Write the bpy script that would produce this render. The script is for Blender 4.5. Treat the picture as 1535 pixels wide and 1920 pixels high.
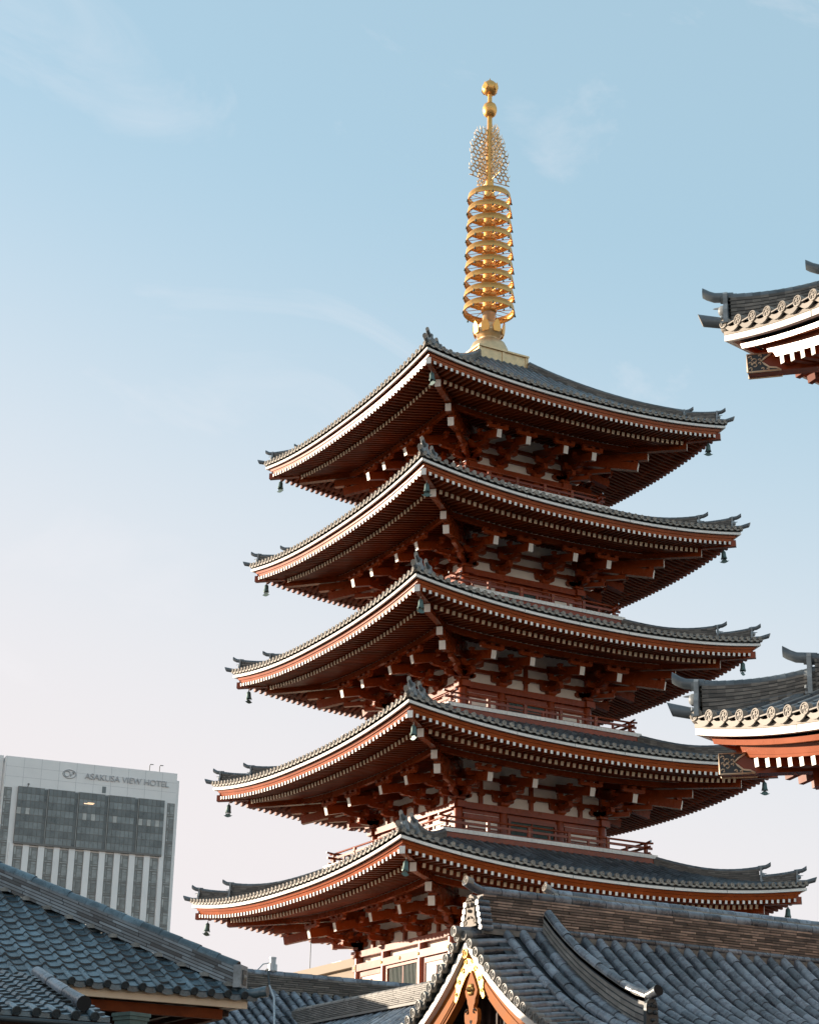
import bpy, math, random
from mathutils import Vector as V, Matrix as M
from math import sin, cos, pi, radians, sqrt
random.seed(7)
C = bpy.context.scene
for o in list(bpy.data.objects): bpy.data.objects.remove(o)

# ------------------------------------------------------------------ camera
cam = bpy.data.cameras.new('camera'); co = bpy.data.objects.new('camera', cam); C.collection.objects.link(co)
yaw, pit, rol = 0.5068, 0.3666, 0.0201
f_ = V((sin(yaw)*cos(pit), cos(yaw)*cos(pit), sin(pit)))
r_ = V((cos(yaw), -sin(yaw), 0)); u_ = r_.cross(f_)
r2 = r_*cos(rol)+u_*sin(rol); u2 = -r_*sin(rol)+u_*cos(rol)
m = M((r2, u2, -f_)).transposed().to_4x4(); m.translation = V((-36.153, -58.862, 0))
co.matrix_world = m
cam.sensor_width = 36; cam.sensor_fit = 'HORIZONTAL'; cam.lens = 36*3584.6/1535
cam.clip_start = 0.5; cam.clip_end = 6000
C.camera = co

# ------------------------------------------------------------------ light, sky, exposure
SUN_PHI, SUN_EL = radians(48), radians(9.5)
sd = V((-cos(SUN_PHI)*cos(SUN_EL), sin(SUN_PHI)*cos(SUN_EL), sin(SUN_EL)))
sl = bpy.data.lights.new('sun', 'SUN'); sl.energy = 4.6; sl.angle = radians(0.55); sl.color = (1, .84, .66)
so = bpy.data.objects.new('sun', sl); C.collection.objects.link(so); so.rotation_euler = sd.to_track_quat('Z', 'Y').to_euler()
w = bpy.data.worlds.new('World'); C.world = w; w.use_nodes = True
nt = w.node_tree; N = nt.nodes; N.clear(); Lk = nt.links.new
out = N.new('ShaderNodeOutputWorld'); bg = N.new('ShaderNodeBackground'); bg.inputs[1].default_value = .15
sky = N.new('ShaderNodeTexSky'); sky.sky_type = 'NISHITA'; sky.sun_disc = False
sky.sun_elevation = SUN_EL; sky.sun_rotation = math.atan2(sd.x, sd.y) % (2*pi)
sky.air_density = 1.0; sky.dust_density = 1.0; sky.ozone_density = 1.0; sky.altitude = 0
hsv = N.new('ShaderNodeHueSaturation'); hsv.inputs['Saturation'].default_value = .95; hsv.inputs['Value'].default_value = 1.0
Lk(sky.outputs[0], hsv.inputs['Color'])
# thin cirrus in the sky, laid out by direction
tc = N.new('ShaderNodeTexCoord'); mp = N.new('ShaderNodeMapping'); mp.inputs['Rotation'].default_value = (radians(18), radians(-28), radians(25)); mp.inputs['Scale'].default_value = (2.4, 9.0, 7.0); mp.inputs['Location'].default_value = (1.7, 2.3, .6)
Lk(tc.outputs['Generated'], mp.inputs[0])
n1 = N.new('ShaderNodeTexNoise'); n1.inputs['Scale'].default_value = 1.5; n1.inputs['Detail'].default_value = 9; n1.inputs['Roughness'].default_value = .62; n1.inputs['Distortion'].default_value = .7
Lk(mp.outputs[0], n1.inputs[0])
cr = N.new('ShaderNodeValToRGB'); cr.color_ramp.elements[0].position = .55; cr.color_ramp.elements[0].color = (0, 0, 0, 1); cr.color_ramp.elements[1].position = .85; cr.color_ramp.elements[1].color = (1, 1, 1, 1)
Lk(n1.outputs[0], cr.inputs[0])
mm = N.new('ShaderNodeMath'); mm.operation = 'MULTIPLY'; mm.inputs[1].default_value = .45; Lk(cr.outputs[0], mm.inputs[0])
mx = N.new('ShaderNodeMix'); mx.data_type = 'RGBA'; Lk(mm.outputs[0], mx.inputs[0]); mx.inputs[7].default_value = (3.3, 3.2, 3.3, 1)
# thin high haze: an even pale blue veil, whiter low down and towards the sun
hz_ = N.new('ShaderNodeMix'); hz_.data_type = 'RGBA'; hz_.inputs[0].default_value = .55; Lk(hsv.outputs[0], hz_.inputs[6]); hz_.inputs[7].default_value = (1.85, 2.72, 3.15, 1)
dt = N.new('ShaderNodeVectorMath'); dt.operation = 'DOT_PRODUCT'; dt.inputs[1].default_value = (-.25*sd.x, -.25*sd.y, 1-.25*sd.z); Lk(tc.outputs['Generated'], dt.inputs[0])
ml = N.new('ShaderNodeMapRange'); ml.interpolation_type = 'SMOOTHSTEP'; ml.inputs[1].default_value = .44; ml.inputs[2].default_value = .06; ml.inputs[3].default_value = 0; ml.inputs[4].default_value = .97; Lk(dt.outputs['Value'], ml.inputs[0])
vl = N.new('ShaderNodeMix'); vl.data_type = 'RGBA'; Lk(ml.outputs[0], vl.inputs[0]); Lk(hz_.outputs[2], vl.inputs[6]); vl.inputs[7].default_value = (3.12, 2.93, 2.96, 1)
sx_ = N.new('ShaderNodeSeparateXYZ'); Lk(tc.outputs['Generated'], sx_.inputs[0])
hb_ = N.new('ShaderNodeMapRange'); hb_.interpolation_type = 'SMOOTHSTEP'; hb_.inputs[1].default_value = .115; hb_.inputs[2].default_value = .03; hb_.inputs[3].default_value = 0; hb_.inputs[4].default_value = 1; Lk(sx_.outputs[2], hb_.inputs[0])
hm = N.new('ShaderNodeMix'); hm.data_type = 'RGBA'; Lk(hb_.outputs[0], hm.inputs[0]); Lk(vl.outputs[2], hm.inputs[6]); hm.inputs[7].default_value = (9.0, 7.4, 6.0, 1)  # bright warm horizon band below the view, added to light the shaded walls
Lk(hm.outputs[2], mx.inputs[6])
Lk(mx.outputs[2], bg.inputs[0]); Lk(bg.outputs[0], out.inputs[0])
C.view_settings.view_transform = 'Standard'; C.view_settings.look = 'None'; C.view_settings.exposure = 0.95; C.view_settings.gamma = 1
C.render.resolution_x = 818; C.render.resolution_y = 1024
C.cycles.max_bounces = 8; C.cycles.diffuse_bounces = 4

# ------------------------------------------------------------------ materials
MATS = {}
def mat(name, col, rough=.6, metal=0, var=.15, vscale=3.0, tint=0.0, bump=0, bscale=40, spec=.5, stretch=(1, 1, 1), col2=None, coat=0, rvar=.12):
    x = bpy.data.materials.new(name); x.use_nodes = True; t = x.node_tree; b = t.nodes['Principled BSDF']
    b.inputs['Roughness'].default_value = rough; b.inputs['Metallic'].default_value = metal; b.inputs['Specular IOR Level'].default_value = spec
    b.inputs['Coat Weight'].default_value = coat; b.inputs['Coat Roughness'].default_value = .3
    tcx = t.nodes.new('ShaderNodeTexCoord'); mpp = t.nodes.new('ShaderNodeMapping'); mpp.inputs['Scale'].default_value = stretch
    t.links.new(tcx.outputs['Object'], mpp.inputs[0])
    nz = t.nodes.new('ShaderNodeTexNoise'); nz.inputs['Scale'].default_value = vscale; nz.inputs['Detail'].default_value = 6; nz.inputs['Roughness'].default_value = .65
    t.links.new(mpp.outputs[0], nz.inputs[0])
    mr = t.nodes.new('ShaderNodeMapRange'); mr.inputs[1].default_value = .3; mr.inputs[2].default_value = .7; t.links.new(nz.outputs[0], mr.inputs[0])
    c2 = col2 or tuple(c*(1-var*2) for c in col)
    mxx = t.nodes.new('ShaderNodeMix'); mxx.data_type = 'RGBA'; mxx.inputs[6].default_value = (*c2, 1); mxx.inputs[7].default_value = (*[min(1, c*(1+var)) for c in col], 1)
    t.links.new(mr.outputs[0], mxx.inputs[0]); src = mxx.outputs[2]
    if tint:
        at = t.nodes.new('ShaderNodeAttribute'); at.attribute_name = 'tint'
        ma = t.nodes.new('ShaderNodeMath'); ma.operation = 'MULTIPLY_ADD'; ma.inputs[1].default_value = tint; ma.inputs[2].default_value = 1
        t.links.new(at.outputs['Fac'], ma.inputs[0])
        vm = t.nodes.new('ShaderNodeVectorMath'); vm.operation = 'SCALE'; t.links.new(src, vm.inputs[0]); t.links.new(ma.outputs[0], vm.inputs[3]); src = vm.outputs[0]
    t.links.new(src, b.inputs['Base Color'])
    mr2 = t.nodes.new('ShaderNodeMapRange'); mr2.inputs[3].default_value = max(.05, rough-rvar); mr2.inputs[4].default_value = min(1, rough+rvar); t.links.new(nz.outputs[0], mr2.inputs[0]); t.links.new(mr2.outputs[0], b.inputs['Roughness'])
    if bump:
        n3 = t.nodes.new('ShaderNodeTexNoise'); n3.inputs['Scale'].default_value = bscale; n3.inputs['Detail'].default_value = 4; t.links.new(mpp.outputs[0], n3.inputs[0])
        bp = t.nodes.new('ShaderNodeBump'); bp.inputs['Strength'].default_value = bump; bp.inputs['Distance'].default_value = .02
        t.links.new(n3.outputs[0], bp.inputs['Height']); t.links.new(bp.outputs[0], b.inputs['Normal'])
    MATS[name] = x; return x
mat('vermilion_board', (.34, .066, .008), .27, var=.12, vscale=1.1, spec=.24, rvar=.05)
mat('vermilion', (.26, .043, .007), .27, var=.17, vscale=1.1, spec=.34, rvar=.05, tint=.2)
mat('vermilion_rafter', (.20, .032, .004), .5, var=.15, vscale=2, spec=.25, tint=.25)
mat('white_paint', (.84, .79, .73), .5, var=.08, vscale=1.3)
mat('cream_paint', (.78, .60, .42), .5, var=.06, vscale=2)
mat('plaster', (.88, .81, .72), .8, var=.05, vscale=1.2)
mat('tile', (.115, .135, .15), .38, var=.18, vscale=2.5, tint=.35, bump=.15, spec=.55)
mat('tile_dark', (.028, .034, .04), .5, var=.2, tint=.3)
mat('tile_face', (.30, .265, .225), .6, var=.15, vscale=5, tint=.12)
mat('tile_stack', (.16, .14, .12), .6, var=.3, vscale=3, stretch=(1.2, 1.2, 14), tint=.4)
mat('stack_light', (.24, .225, .205), .6, var=.15, vscale=5, tint=.2)
mat('end_plate', (.27, .29, .30), .5, var=.2, vscale=6)
mat('gold', (.84, .45, .14), .48, metal=1.0, var=.06, vscale=6)
mat('gold_pale', (.72, .52, .30), .5, metal=.8, var=.12, vscale=4)
mat('gold_leaf', (.62, .38, .14), .48, metal=.9, var=.25, vscale=16, bump=.6, bscale=30)
mat('bronze', (.09, .15, .14), .5, metal=.3, var=.15, vscale=8)
mat('door', (.07, .12, .11), .5, var=.15)
mat('void', (.012, .010, .010), .9, var=.1)
mat('barrel', (.15, .18, .21), .28, var=.3, vscale=4.5, tint=.55, bump=.35, bscale=22, spec=.7, col2=(.065, .062, .072))
mat('pan', (.035, .045, .052), .42, var=.25, tint=.3, bump=.2)
mat('wavy', (.085, .13, .158), .28, var=.3, vscale=4, tint=.5, bump=.3, bscale=18, spec=.65)
mat('ridge_flat', (.15, .18, .20), .4, var=.2, vscale=3, tint=.7)
mat('oni_clay', (.19, .15, .115), .6, var=.3, vscale=9)
mat('brick_stack', (.27, .19, .145), .7, var=.25, vscale=4, tint=.65)
mat('disc', (.22, .215, .20), .5, var=.2, vscale=8)
mat('mortar', (.20, .185, .165), .9, var=.25, vscale=6)
mat('red_wood', (.17, .040, .012), .7, var=.2, spec=.1)
mat('ochre_wood', (.36, .115, .022), .6, var=.15, vscale=3, spec=.12)
mat('hotel_wall', (.80, .78, .76), .7, var=.04, vscale=.12, tint=.06)
mat('hotel_glass', (.15, .165, .165), .3, var=.2, vscale=.3, tint=.5, spec=.6)
mat('hotel_frame', (.16, .15, .14), .5, var=.1, vscale=.3)
mat('hotel_curtain', (.40, .40, .38), .5, var=.15, vscale=.5, tint=.2)
mat('hotel_letter', (.44, .44, .45), .5, var=.05)
mat('hotel_pane', (.30, .31, .30), .25, var=.25, vscale=.4, tint=.35)
mat('beige_wall', (.36, .29, .22), .8, var=.08, vscale=.2)
mat('steel', (.45, .48, .5), .4, metal=.4, var=.1)
mat('dark_metal', (.05, .06, .065), .45, metal=.3, var=.1)
mat('paving', (.10, .09, .08), .85, var=.12, vscale=.3)
mat('wood_dark', (.045, .02, .012), .7, var=.2)
lamp = bpy.data.materials.new('warm_lamp'); lamp.use_nodes = True
lb = lamp.node_tree.nodes['Principled BSDF']; lb.inputs['Emission Color'].default_value = (1, .55, .25, 1); lb.inputs['Emission Strength'].default_value = 1.1
MATS['warm_lamp'] = lamp

# ------------------------------------------------------------------ mesh kit
class MB:
    def __init__(s): s.v = []; s.f = []; s.m = []; s.t = []; s.sm = []; s.mats = []
    def mi(s, name):
        if name not in s.mats: s.mats.append(name)
        return s.mats.index(name)
    def add(s, vs, fs, mt, tint=0, X=None, smooth=False):
        b = len(s.v); s.v += [tuple(X @ V(p)) if X else tuple(p) for p in vs]; k = s.mi(mt)
        for f in fs: s.f.append([i+b for i in f]); s.m.append(k); s.t.append(tint); s.sm.append(smooth)
    def merge(s, o, X=None):
        b = len(s.v); s.v += [tuple(X @ V(p)) if X else p for p in o.v]
        km = [s.mi(n) for n in o.mats]
        s.f += [[i+b for i in f] for f in o.f]; s.m += [km[i] for i in o.m]; s.t += o.t; s.sm += o.sm
    def box(s, c, d, mt, X=None, tint=0, capm=None):
        x, y, z = c; a, b, h = d[0]/2, d[1]/2, d[2]/2
        vs = [(x+i*a, y+j*b, z+k*h) for i in (-1, 1) for j in (-1, 1) for k in (-1, 1)]
        s.add(vs, [(0, 1, 3, 2), (4, 6, 7, 5), (0, 4, 5, 1), (2, 3, 7, 6), (0, 2, 6, 4), (1, 5, 7, 3)], mt, tint, X)
    def beam(s, p0, p1, wd, ht, mt, cap=None, tint=0, X=None, up=V((0, 0, 1))):
        p0, p1 = V(p0), V(p1); d = (p1-p0).normalized(); sx = d.cross(up).normalized(); uz = sx.cross(d)
        q = [sx*(-wd/2)+uz*(-ht/2), sx*(wd/2)+uz*(-ht/2), sx*(wd/2)+uz*(ht/2), sx*(-wd/2)+uz*(ht/2)]
        vs = [p0+k for k in q]+[p1+k for k in q]
        s.add(vs, [(0, 1, 5, 4), (1, 2, 6, 5), (2, 3, 7, 6), (3, 0, 4, 7), (3, 2, 1, 0)], mt, tint, X)
        s.add(vs[4:], [(0, 1, 2, 3)], cap or mt, tint, X)
    def lathe(s, prof, n, mt, c=(0, 0, 0), X=None, tint=0, smooth=True, a0=0):
        vs = []
        for (r, z) in prof:
            for k in range(n): a = a0+2*pi*k/n; vs.append((c[0]+r*cos(a), c[1]+r*sin(a), c[2]+z))
        fs = [(i*n+k, i*n+(k+1) % n, (i+1)*n+(k+1) % n, (i+1)*n+k) for i in range(len(prof)-1) for k in range(n)]
        s.add(vs, fs, mt, tint, X, smooth)
    def tube(s, pts, rs, n, mt, X=None, shear=0, tint=0, caps=True, smooth=True, up=V((0, 0, 1)), capm=None):
        pts = [V(p) for p in pts]; vs = []
        if not hasattr(rs, '__len__'): rs = [rs]*len(pts)
        for i, p in enumerate(pts):
            d = (pts[min(i+1, len(pts)-1)]-pts[max(i-1, 0)]).normalized()
            a = d.cross(up)
            if a.length < 1e-4: a = d.cross(V((0, 1, 0)))
            a.normalize(); b = a.cross(d)
            for k in range(n): an = 2*pi*k/n; vs.append(p+(a*cos(an)+b*sin(an))*rs[i])
        if shear:
            dd = (pts[-1]-pts[-2]).normalized(); vs[-n:] = [p+dd*shear*(p.z-pts[-1].z) for p in vs[-n:]]
        fs = [(i*n+k, i*n+(k+1) % n, (i+1)*n+(k+1) % n, (i+1)*n+k) for i in range(len(pts)-1) for k in range(n)]
        s.add(vs, fs, mt, tint, X, smooth)
        if caps:
            s.add(vs[:n], [list(range(n))[::-1]], capm or mt, tint, X); s.add(vs[-n:], [list(range(n))], capm or mt, tint, X)
    def prism(s, poly, o, au, av, an, dep, mt, side=None, X=None, tint=0):
        # flat polygon in (au, av) at o, extruded along an by dep
        o, au, av, an = V(o), V(au), V(av), V(an); n = len(poly)
        a = [o+au*p[0]+av*p[1] for p in poly]; b = [p+an*dep for p in a]
        s.add(a+b, [list(range(n))[::-1], list(range(n, 2*n))], mt, tint, X)
        s.add(a+b, [(i, (i+1) % n, n+(i+1) % n, n+i) for i in range(n)], side or mt, tint, X)
    def sweep(s, secs, mt, X=None, tint=0, closed=True, caps=True, smooth=False):
        n = len(secs[0]); vs = [p for q in secs for p in q]
        rg = range(n) if closed else range(n-1)
        s.add(vs, [(i*n+k, i*n+(k+1) % n, (i+1)*n+(k+1) % n, (i+1)*n+k) for i in range(len(secs)-1) for k in rg], mt, tint, X, smooth)
        if caps and closed: s.add(secs[0], [list(range(n))[::-1]], mt, tint, X); s.add(secs[-1], [list(range(n))], mt, tint, X)
    def build(s, name, parent=None, loc=None, rz=None, **kw):
        me = bpy.data.meshes.new(name); me.from_pydata(s.v, [], s.f)
        for k in s.mats: me.materials.append(MATS[k])
        me.polygons.foreach_set('material_index', s.m); me.polygons.foreach_set('use_smooth', s.sm)
        a = me.attributes.new('tint', 'FLOAT', 'FACE'); a.data.foreach_set('value', [float(x) for x in s.t])
        o = bpy.data.objects.new(name, me); C.collection.objects.link(o)
        if parent: o.parent = parent
        if loc: o.location = loc
        if rz: o.rotation_euler.z = rz
        for k, x in kw.items(): o[k] = x
        return o
def empty(name, loc=(0, 0, 0), rz=0, **kw):
    o = bpy.data.objects.new(name, None); C.collection.objects.link(o); o.location = loc; o.rotation_euler.z = rz; o.empty_display_size = .2
    for k, x in kw.items(): o[k] = x
    return o
def dup(o, parent=None, loc=None, rz=None):
    c = o.copy(); C.collection.objects.link(c)
    if parent: c.parent = parent
    if loc is not None: c.location = loc
    if rz is not None: c.rotation_euler.z = rz
    for k in list(c.keys()):
        if k == 'label': del c['label']
    return c
def RZ(a): return M.Rotation(a, 4, 'Z')
rnd = lambda a=-1, b=1: random.uniform(a, b)

# ------------------------------------------------------------------ the hipped temple roof (pagoda tiers and gate)
class Roof:
    def __init__(s, D, L, zc, sag, dt, zt, k=.3, nt=54, nr=60, g=1.0, pw=2.3, disc_r=.084, rafters=1, mark=False, rw=.10, ez=.235):
        s.__dict__.update(locals())
        s.b2, s.b3, s.rs, s.bc, s.bh, s.be = (.165, .40, .44, -.475, .29, .24) if mark else (.14, .20, .16, -.345, .235, .14)
    def bz(s, x, d=None):
        e = min(1, abs(x)/s.L); return s.zc-s.sag*(1-e**s.pw)
    def zs(s, x, d):
        t = max(0, min(1.0, (s.D-d)/(s.D-s.dt))); z0 = s.zc-s.sag+s.ez
        zm = z0+(s.zt-z0)*(t*(1-s.k)+s.k*t*t); half = max(.05, s.L-(s.D-d))
        return zm+s.sag*(1-t)**1.6*min(1.1, abs(x)/half)**s.pw+(0 if d <= s.D else .0)
    def zhip(s, d): return s.zs(s.L-(s.D-d), d)
    def strip(s, mb, s0, th, lo, hi, mt, n=40, ext=0, tilt=0):
        secs = []
        for i in range(n+1):
            e = -1+2*i/n; secs_i = []
            for (ss, zz) in ((s0+tilt*(hi-lo), lo), (s0, hi), (s0+th, hi), (s0+th, lo)):
                x = e*(s.L-ss+ext); secs_i.append((x, -(s.D-ss), s.bz(x)+zz))
            secs.append(secs_i)
        mb.sweep(secs, mt)
    def slope(s):
        mb = MB(); nx, nz = 44, 9
        vs = [(e*(s.L-(s.D-d)), -d, s.zs(e*(s.L-(s.D-d)), d)) for j in range(nz+1) for d in [s.D+.05-(s.D+.05-s.dt)*j/nz] for e in [-1+2*i/nx for i in range(nx+1)]]
        mb.add(vs, [(j*(nx+1)+i, j*(nx+1)+i+1, (j+1)*(nx+1)+i+1, (j+1)*(nx+1)+i) for j in range(nz) for i in range(nx)], 'tile_dark', smooth=True)
        W = 2*(s.L+.08); sp = W/s.nt; r = s.disc_r*.9
        for i in range(s.nt):
            x = -W/2+(i+.5)*sp; dend = max(s.dt, s.D-(s.L-abs(x))+.05)
            ln = s.D+.07-dend
            if ln > .25:
                k = max(1, int(ln/(.34*s.g)))
                for j in range(k):
                    tt = rnd(); secs = []
                    for q, rr in ((j, r*1.04), (j+1, r*.94)):
                        d = s.D+.07-ln*q/k; z = s.zs(x, d)
                        secs.append([(x+rr*cos(a), -d, z-.015+rr*sin(a)) for a in (pi, pi*.78, pi*.5, pi*.22, 0)])
                    mb.sweep(secs, 'tile', tint=tt, closed=False, smooth=True)
        return mb
    def eaves(s):
        mb = MB(); W = 2*(s.L+.08); sp = W/s.nt; g = s.g; R = s.disc_r
        s.strip(mb, 0, .07, 0, .09*g, 'white_paint')
        for q in range(1, int(2*s.L/2.1)):
            x = -s.L+2.1*q+rnd(-.2, .2)
            if abs(x) < s.L-.3: mb.box((x, -s.D-.001, s.bz(x)+.045*g), (.012, .006, .088*g), 'tile_dark')
        s.strip(mb, .045, .25, .09*g, .15*g, 'tile_dark')
        if s.mark: s.strip(mb, -.005, .04, .095*g, .15*g, 'tile_face')
        for i in range(s.nt):
            x = -W/2+(i+.5)*sp; z = s.zs(x, s.D)+.015; y = -(s.D+.07); t = rnd()
            X = M.Translation((x, y, z)) @ M.Rotation(pi/2, 4, 'X')
            n = 20 if s.mark else 10
            mb.lathe([(R*.97, -.07), (R, 0), (R, .02), (R*.82, .022), (R*.74, .008), (R*.3, .008), (0, .010)], n, 'tile_face', X=X, tint=t, smooth=False)
            if s.mark:
                a = R*.5; w_ = R*.13; q = V((x, y-.010, z)); ux = V((-1, 0, 0)); 
                # four-armed temple mark in relief (arms turn left, as on the tiles)
                for ang in (0, 90, 180, 270):
                    Rm = M.Translation(q) @ M.Rotation(radians(ang), 4, 'Y')
                    mb.box((0, -.004, a/2), (w_, .012, a+w_), 'tile_face', X=Rm, tint=.6)
                    mb.box((-a/2-w_/4, -.005, a), (a-w_/2, .010, w_), 'tile_face', X=Rm, tint=.6)
            else:
                mb.lathe([(R*.3, .012), (R*.22, .022), (0, .024)], 8, 'tile_face', X=X, tint=t)
            if i < s.nt-1:   # drop tile between two rows
                up, lo = [], []
                for q in range(6):
                    a = q/5; xx = x+sp*a; zz = s.zs(xx, s.D)-.01*g
                    dip = (.055 if s.mark else .03)*g*sin(pi*a)
                    up.append((xx, zz-dip+.008)); lo.append((xx, zz-dip-(.045*g if s.mark else .038)-.025*g*sin(pi*a)))
                poly = lo+up[::-1]
                mb.prism(poly, (0, -(s.D+.03), 0), (1, 0, 0), (0, 0, 1), (0, -1, 0), .035, 'tile_face', side='tile_dark', tint=t)
                if s.mark: mb.box((x+sp*.5, -(s.D+.075), s.zs(x+sp*.5, s.D)-.005), (sp*.45, .02, .02), 'tile_face')
        return mb
    def boards(s):
        mb = MB(); g = s.g
        if s.mark:
            s.strip(mb, .165, .06, -.10, -.025, 'vermilion_board', tilt=.24)
            s.strip(mb, .36, .25, -.06, -.002, 'red_wood')
            s.strip(mb, s.b3, .12, -.20, -.062, 'vermilion_board', tilt=.24)
            s.strip(mb, s.b3+.03, .12, -.245, -.203, 'vermilion_board', tilt=.24)
        else:
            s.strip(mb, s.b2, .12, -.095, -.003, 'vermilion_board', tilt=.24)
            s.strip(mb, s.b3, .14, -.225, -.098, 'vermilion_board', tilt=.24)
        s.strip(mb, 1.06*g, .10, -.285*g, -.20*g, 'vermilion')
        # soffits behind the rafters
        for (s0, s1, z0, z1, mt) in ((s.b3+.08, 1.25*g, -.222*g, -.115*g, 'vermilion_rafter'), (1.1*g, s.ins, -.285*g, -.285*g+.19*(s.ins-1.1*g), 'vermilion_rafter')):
            n = 40; vs = []
            for i in range(n+1):
                e = -1+2*i/n
                for ss, zz in ((s0, z0), (s1, z1)):
                    x = e*(s.L-ss); vs.append((x, -(s.D-ss), s.zc-s.sag+s.sag*(min(1, abs(e)))**s.pw*(1-ss*.1)+zz))
            mb.add(vs, [(2*i, 2*i+1, 2*i+3, 2*i+2) for i in range(n)], mt, smooth=True)
        s.strip(mb, 2.47*g, .16, -.335*g-.01, -.165*g, 'vermilion')   # eave purlin
        s.strip(mb, 2.52*g, .03, -.165*g, -.03*g, 'white_paint')
        return mb
    def rafts(s):
        mb = MB(); g = s.g; L0 = s.L-(.72 if s.mark else .42)*g; n = s.nr
        for i in range(n):
            x = -L0+2*L0*i/(n-1); b = s.bz(x); room = s.L-abs(x)
            e = min(1.28*g, room-.06)
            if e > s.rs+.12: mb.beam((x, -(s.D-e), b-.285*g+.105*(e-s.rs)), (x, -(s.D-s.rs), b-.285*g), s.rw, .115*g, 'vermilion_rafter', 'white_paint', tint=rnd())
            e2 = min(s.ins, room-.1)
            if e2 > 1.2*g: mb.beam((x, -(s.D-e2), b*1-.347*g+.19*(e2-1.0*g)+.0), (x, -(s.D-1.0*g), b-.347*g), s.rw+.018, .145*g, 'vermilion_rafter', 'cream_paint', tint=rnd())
        return mb
    def hip(s, d1=.93, d2=.06):
        # built for the (+x,-y) corner; off = L-D
        mb = MB(); off = s.L-s.D; g = s.g; D = s.D
        P = lambda d, z: V((d+off, -d, z))
        nrm = V((1, 1, 0)).normalized(); dg = V((1, -1, 0)).normalized()
        def stage(da, db, ha, hb, curl, wd, tipext):
            n = 16; secs = []; top = []
            for i in range(n+1):
                d = da+(db-da)*i/n; z = s.zhip(min(d, D)); cl = 1.25 if s.mark else 1.7; q = max(0, (d-(db-cl))/cl)
                h = ha+(hb-ha)*q**2; top.append((d, z+h))
                # layered, slightly battered sides
                secs.append((P(d, z-.15), h+.15))
            lay = 9 if s.mark else 7
            for k in range(lay):
                a, b2 = k/lay, (k+.78)/lay; ww = wd*(1-.12*k/lay)
                for i in range(n):
                    q0, h0 = secs[i]; q1, h1 = secs[i+1]
                    if i == n-1: q1 = q1-dg*.10*g*1.4
                    vs = []
                    for (q, h) in ((q0, h0), (q1, h1)):
                        for sg, fr in ((-1, a), (1, a), (1, b2), (-1, b2)): vs.append(q+nrm*sg*ww/2+V((0, 0, h*fr*.92)))
                    mb.add(vs, [(0, 1, 5, 4), (1, 2, 6, 5), (2, 3, 7, 6), (3, 0, 4, 7), (4, 5, 6, 7), (0, 3, 2, 1)], 'tile_stack', tint=rnd())
                ww2 = ww*.9
                vs = []
                for (q, h) in ((secs[0][0], secs[0][1]), (secs[-1][0]-dg*.16, secs[-1][1])):
                    for sg, fr in ((-1, a), (1, a), (1, (k+1)/lay), (-1, (k+1)/lay)): vs.append(q+nrm*sg*ww2/2+V((0, 0, h*fr*.9)))
            # core
            for i in range(n):
                q0, h0 = secs[i]; q1, h1 = secs[i+1]
                if i == n-1: q1 = q1-dg*.16*g
                vs = []
                for (q, h) in ((q0, h0), (q1, h1)):
                    for sg, fr in ((-1, 0), (1, 0), (1, .97), (-1, .97)): vs.append(q+nrm*sg*wd*.4+V((0, 0, h*fr*.92)))
                mb.add(vs, [(0, 1, 5, 4), (1, 2, 6, 5), (2, 3, 7, 6), (3, 0, 4, 7), (4, 5, 6, 7)], 'tile_dark')
            r = .068*g
            for i in range(n):
                a, b2 = top[i], top[i+1]
                e0 = P(a[0], a[1]-r*.6); e1 = P(b2[0], b2[1]-r*.6)
                mb.tube([e0, e1], [r*1.2, r*1.12], 8, 'tile', tint=rnd())
            # upturned end tile, face raked back below
            d, z = top[-1]; q = tipext
            pp = [P(d-.12*g, z-r*.6), P(d+q*.35, z-r*.5+.02*g), P(d+q*.7, z-r*.4+.055*g), P(d+q, z-r*.3+.10*g)]
            mb.tube(pp, [r*1.1, r*1.05, r*1.0, r*.95], 12, 'tile', tint=.1, capm='tile_face', shear=.75)
            # end plate (demon-tile) with scrolls
            q, h = secs[-1]; zb = q.z+.10
            pl = [(-.20*g, 0), (.20*g, 0), (.19*g, h*.35), (.12*g, h*.55), (.13*g, h*.8), (.08*g, h*.88), (-.08*g, h*.88), (-.13*g, h*.8), (-.12*g, h*.55), (-.19*g, h*.35)]
            mb.prism(pl, V((q.x, q.y, zb))-dg*.10*g, nrm, (0, 0, 1), dg, .06*g, 'end_plate')
            c0 = V((q.x, q.y, zb))-dg*.02
            for sg in (-1, 1):
                mb.tube([c0+nrm*sg*(.13+.05*cos(a))*g+V((0, 0, .07*g+.05*g*sin(a))) for a in [k*pi/3 for k in range(6)]], .022*g, 5, 'end_plate')
            X3 = M.Translation(c0+V((0, 0, h*.45))) @ dg.to_track_quat('Z', 'Y').to_matrix().to_4x4()
            mb.lathe([(.085*g, -.02), (.08*g, .03), (.045*g, .065), (0, .075)], 10, 'end_plate', X=X3)
            mb.lathe([(.02*g, 0), (.012*g, .10), (0, .14)], 6, 'end_plate', X=X3 @ M.Translation((0, .05*g, .02)))
        t1, t2 = (1.02, .78) if s.mark else (.80, .69)
        da, db1 = s.dt, D-(.93*g+.10)
        stage(da, db1, .26*g, s.zc+t1+.06-s.zhip(db1), 0, .20*g, .19*g)
        db2 = D-(-.02 if s.mark else .16)
        stage(D-1.25*g, db2, (.30 if s.mark else .18)*g, s.zc+t2-s.zhip(min(D, db2)), 0, .17*g, .18*g)
        zt = s.zc
        mb.tube([P(D-.9*g, s.zhip(D-.9*g)+.04), P(D-.4, s.zhip(D-.4)+.03), P(D, zt+.28*g), P(D+.23*g, zt+.36*g)], [.08*g, .08*g, .08*g, .085*g], 12, 'tile', capm='tile_face', shear=.7)
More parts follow.
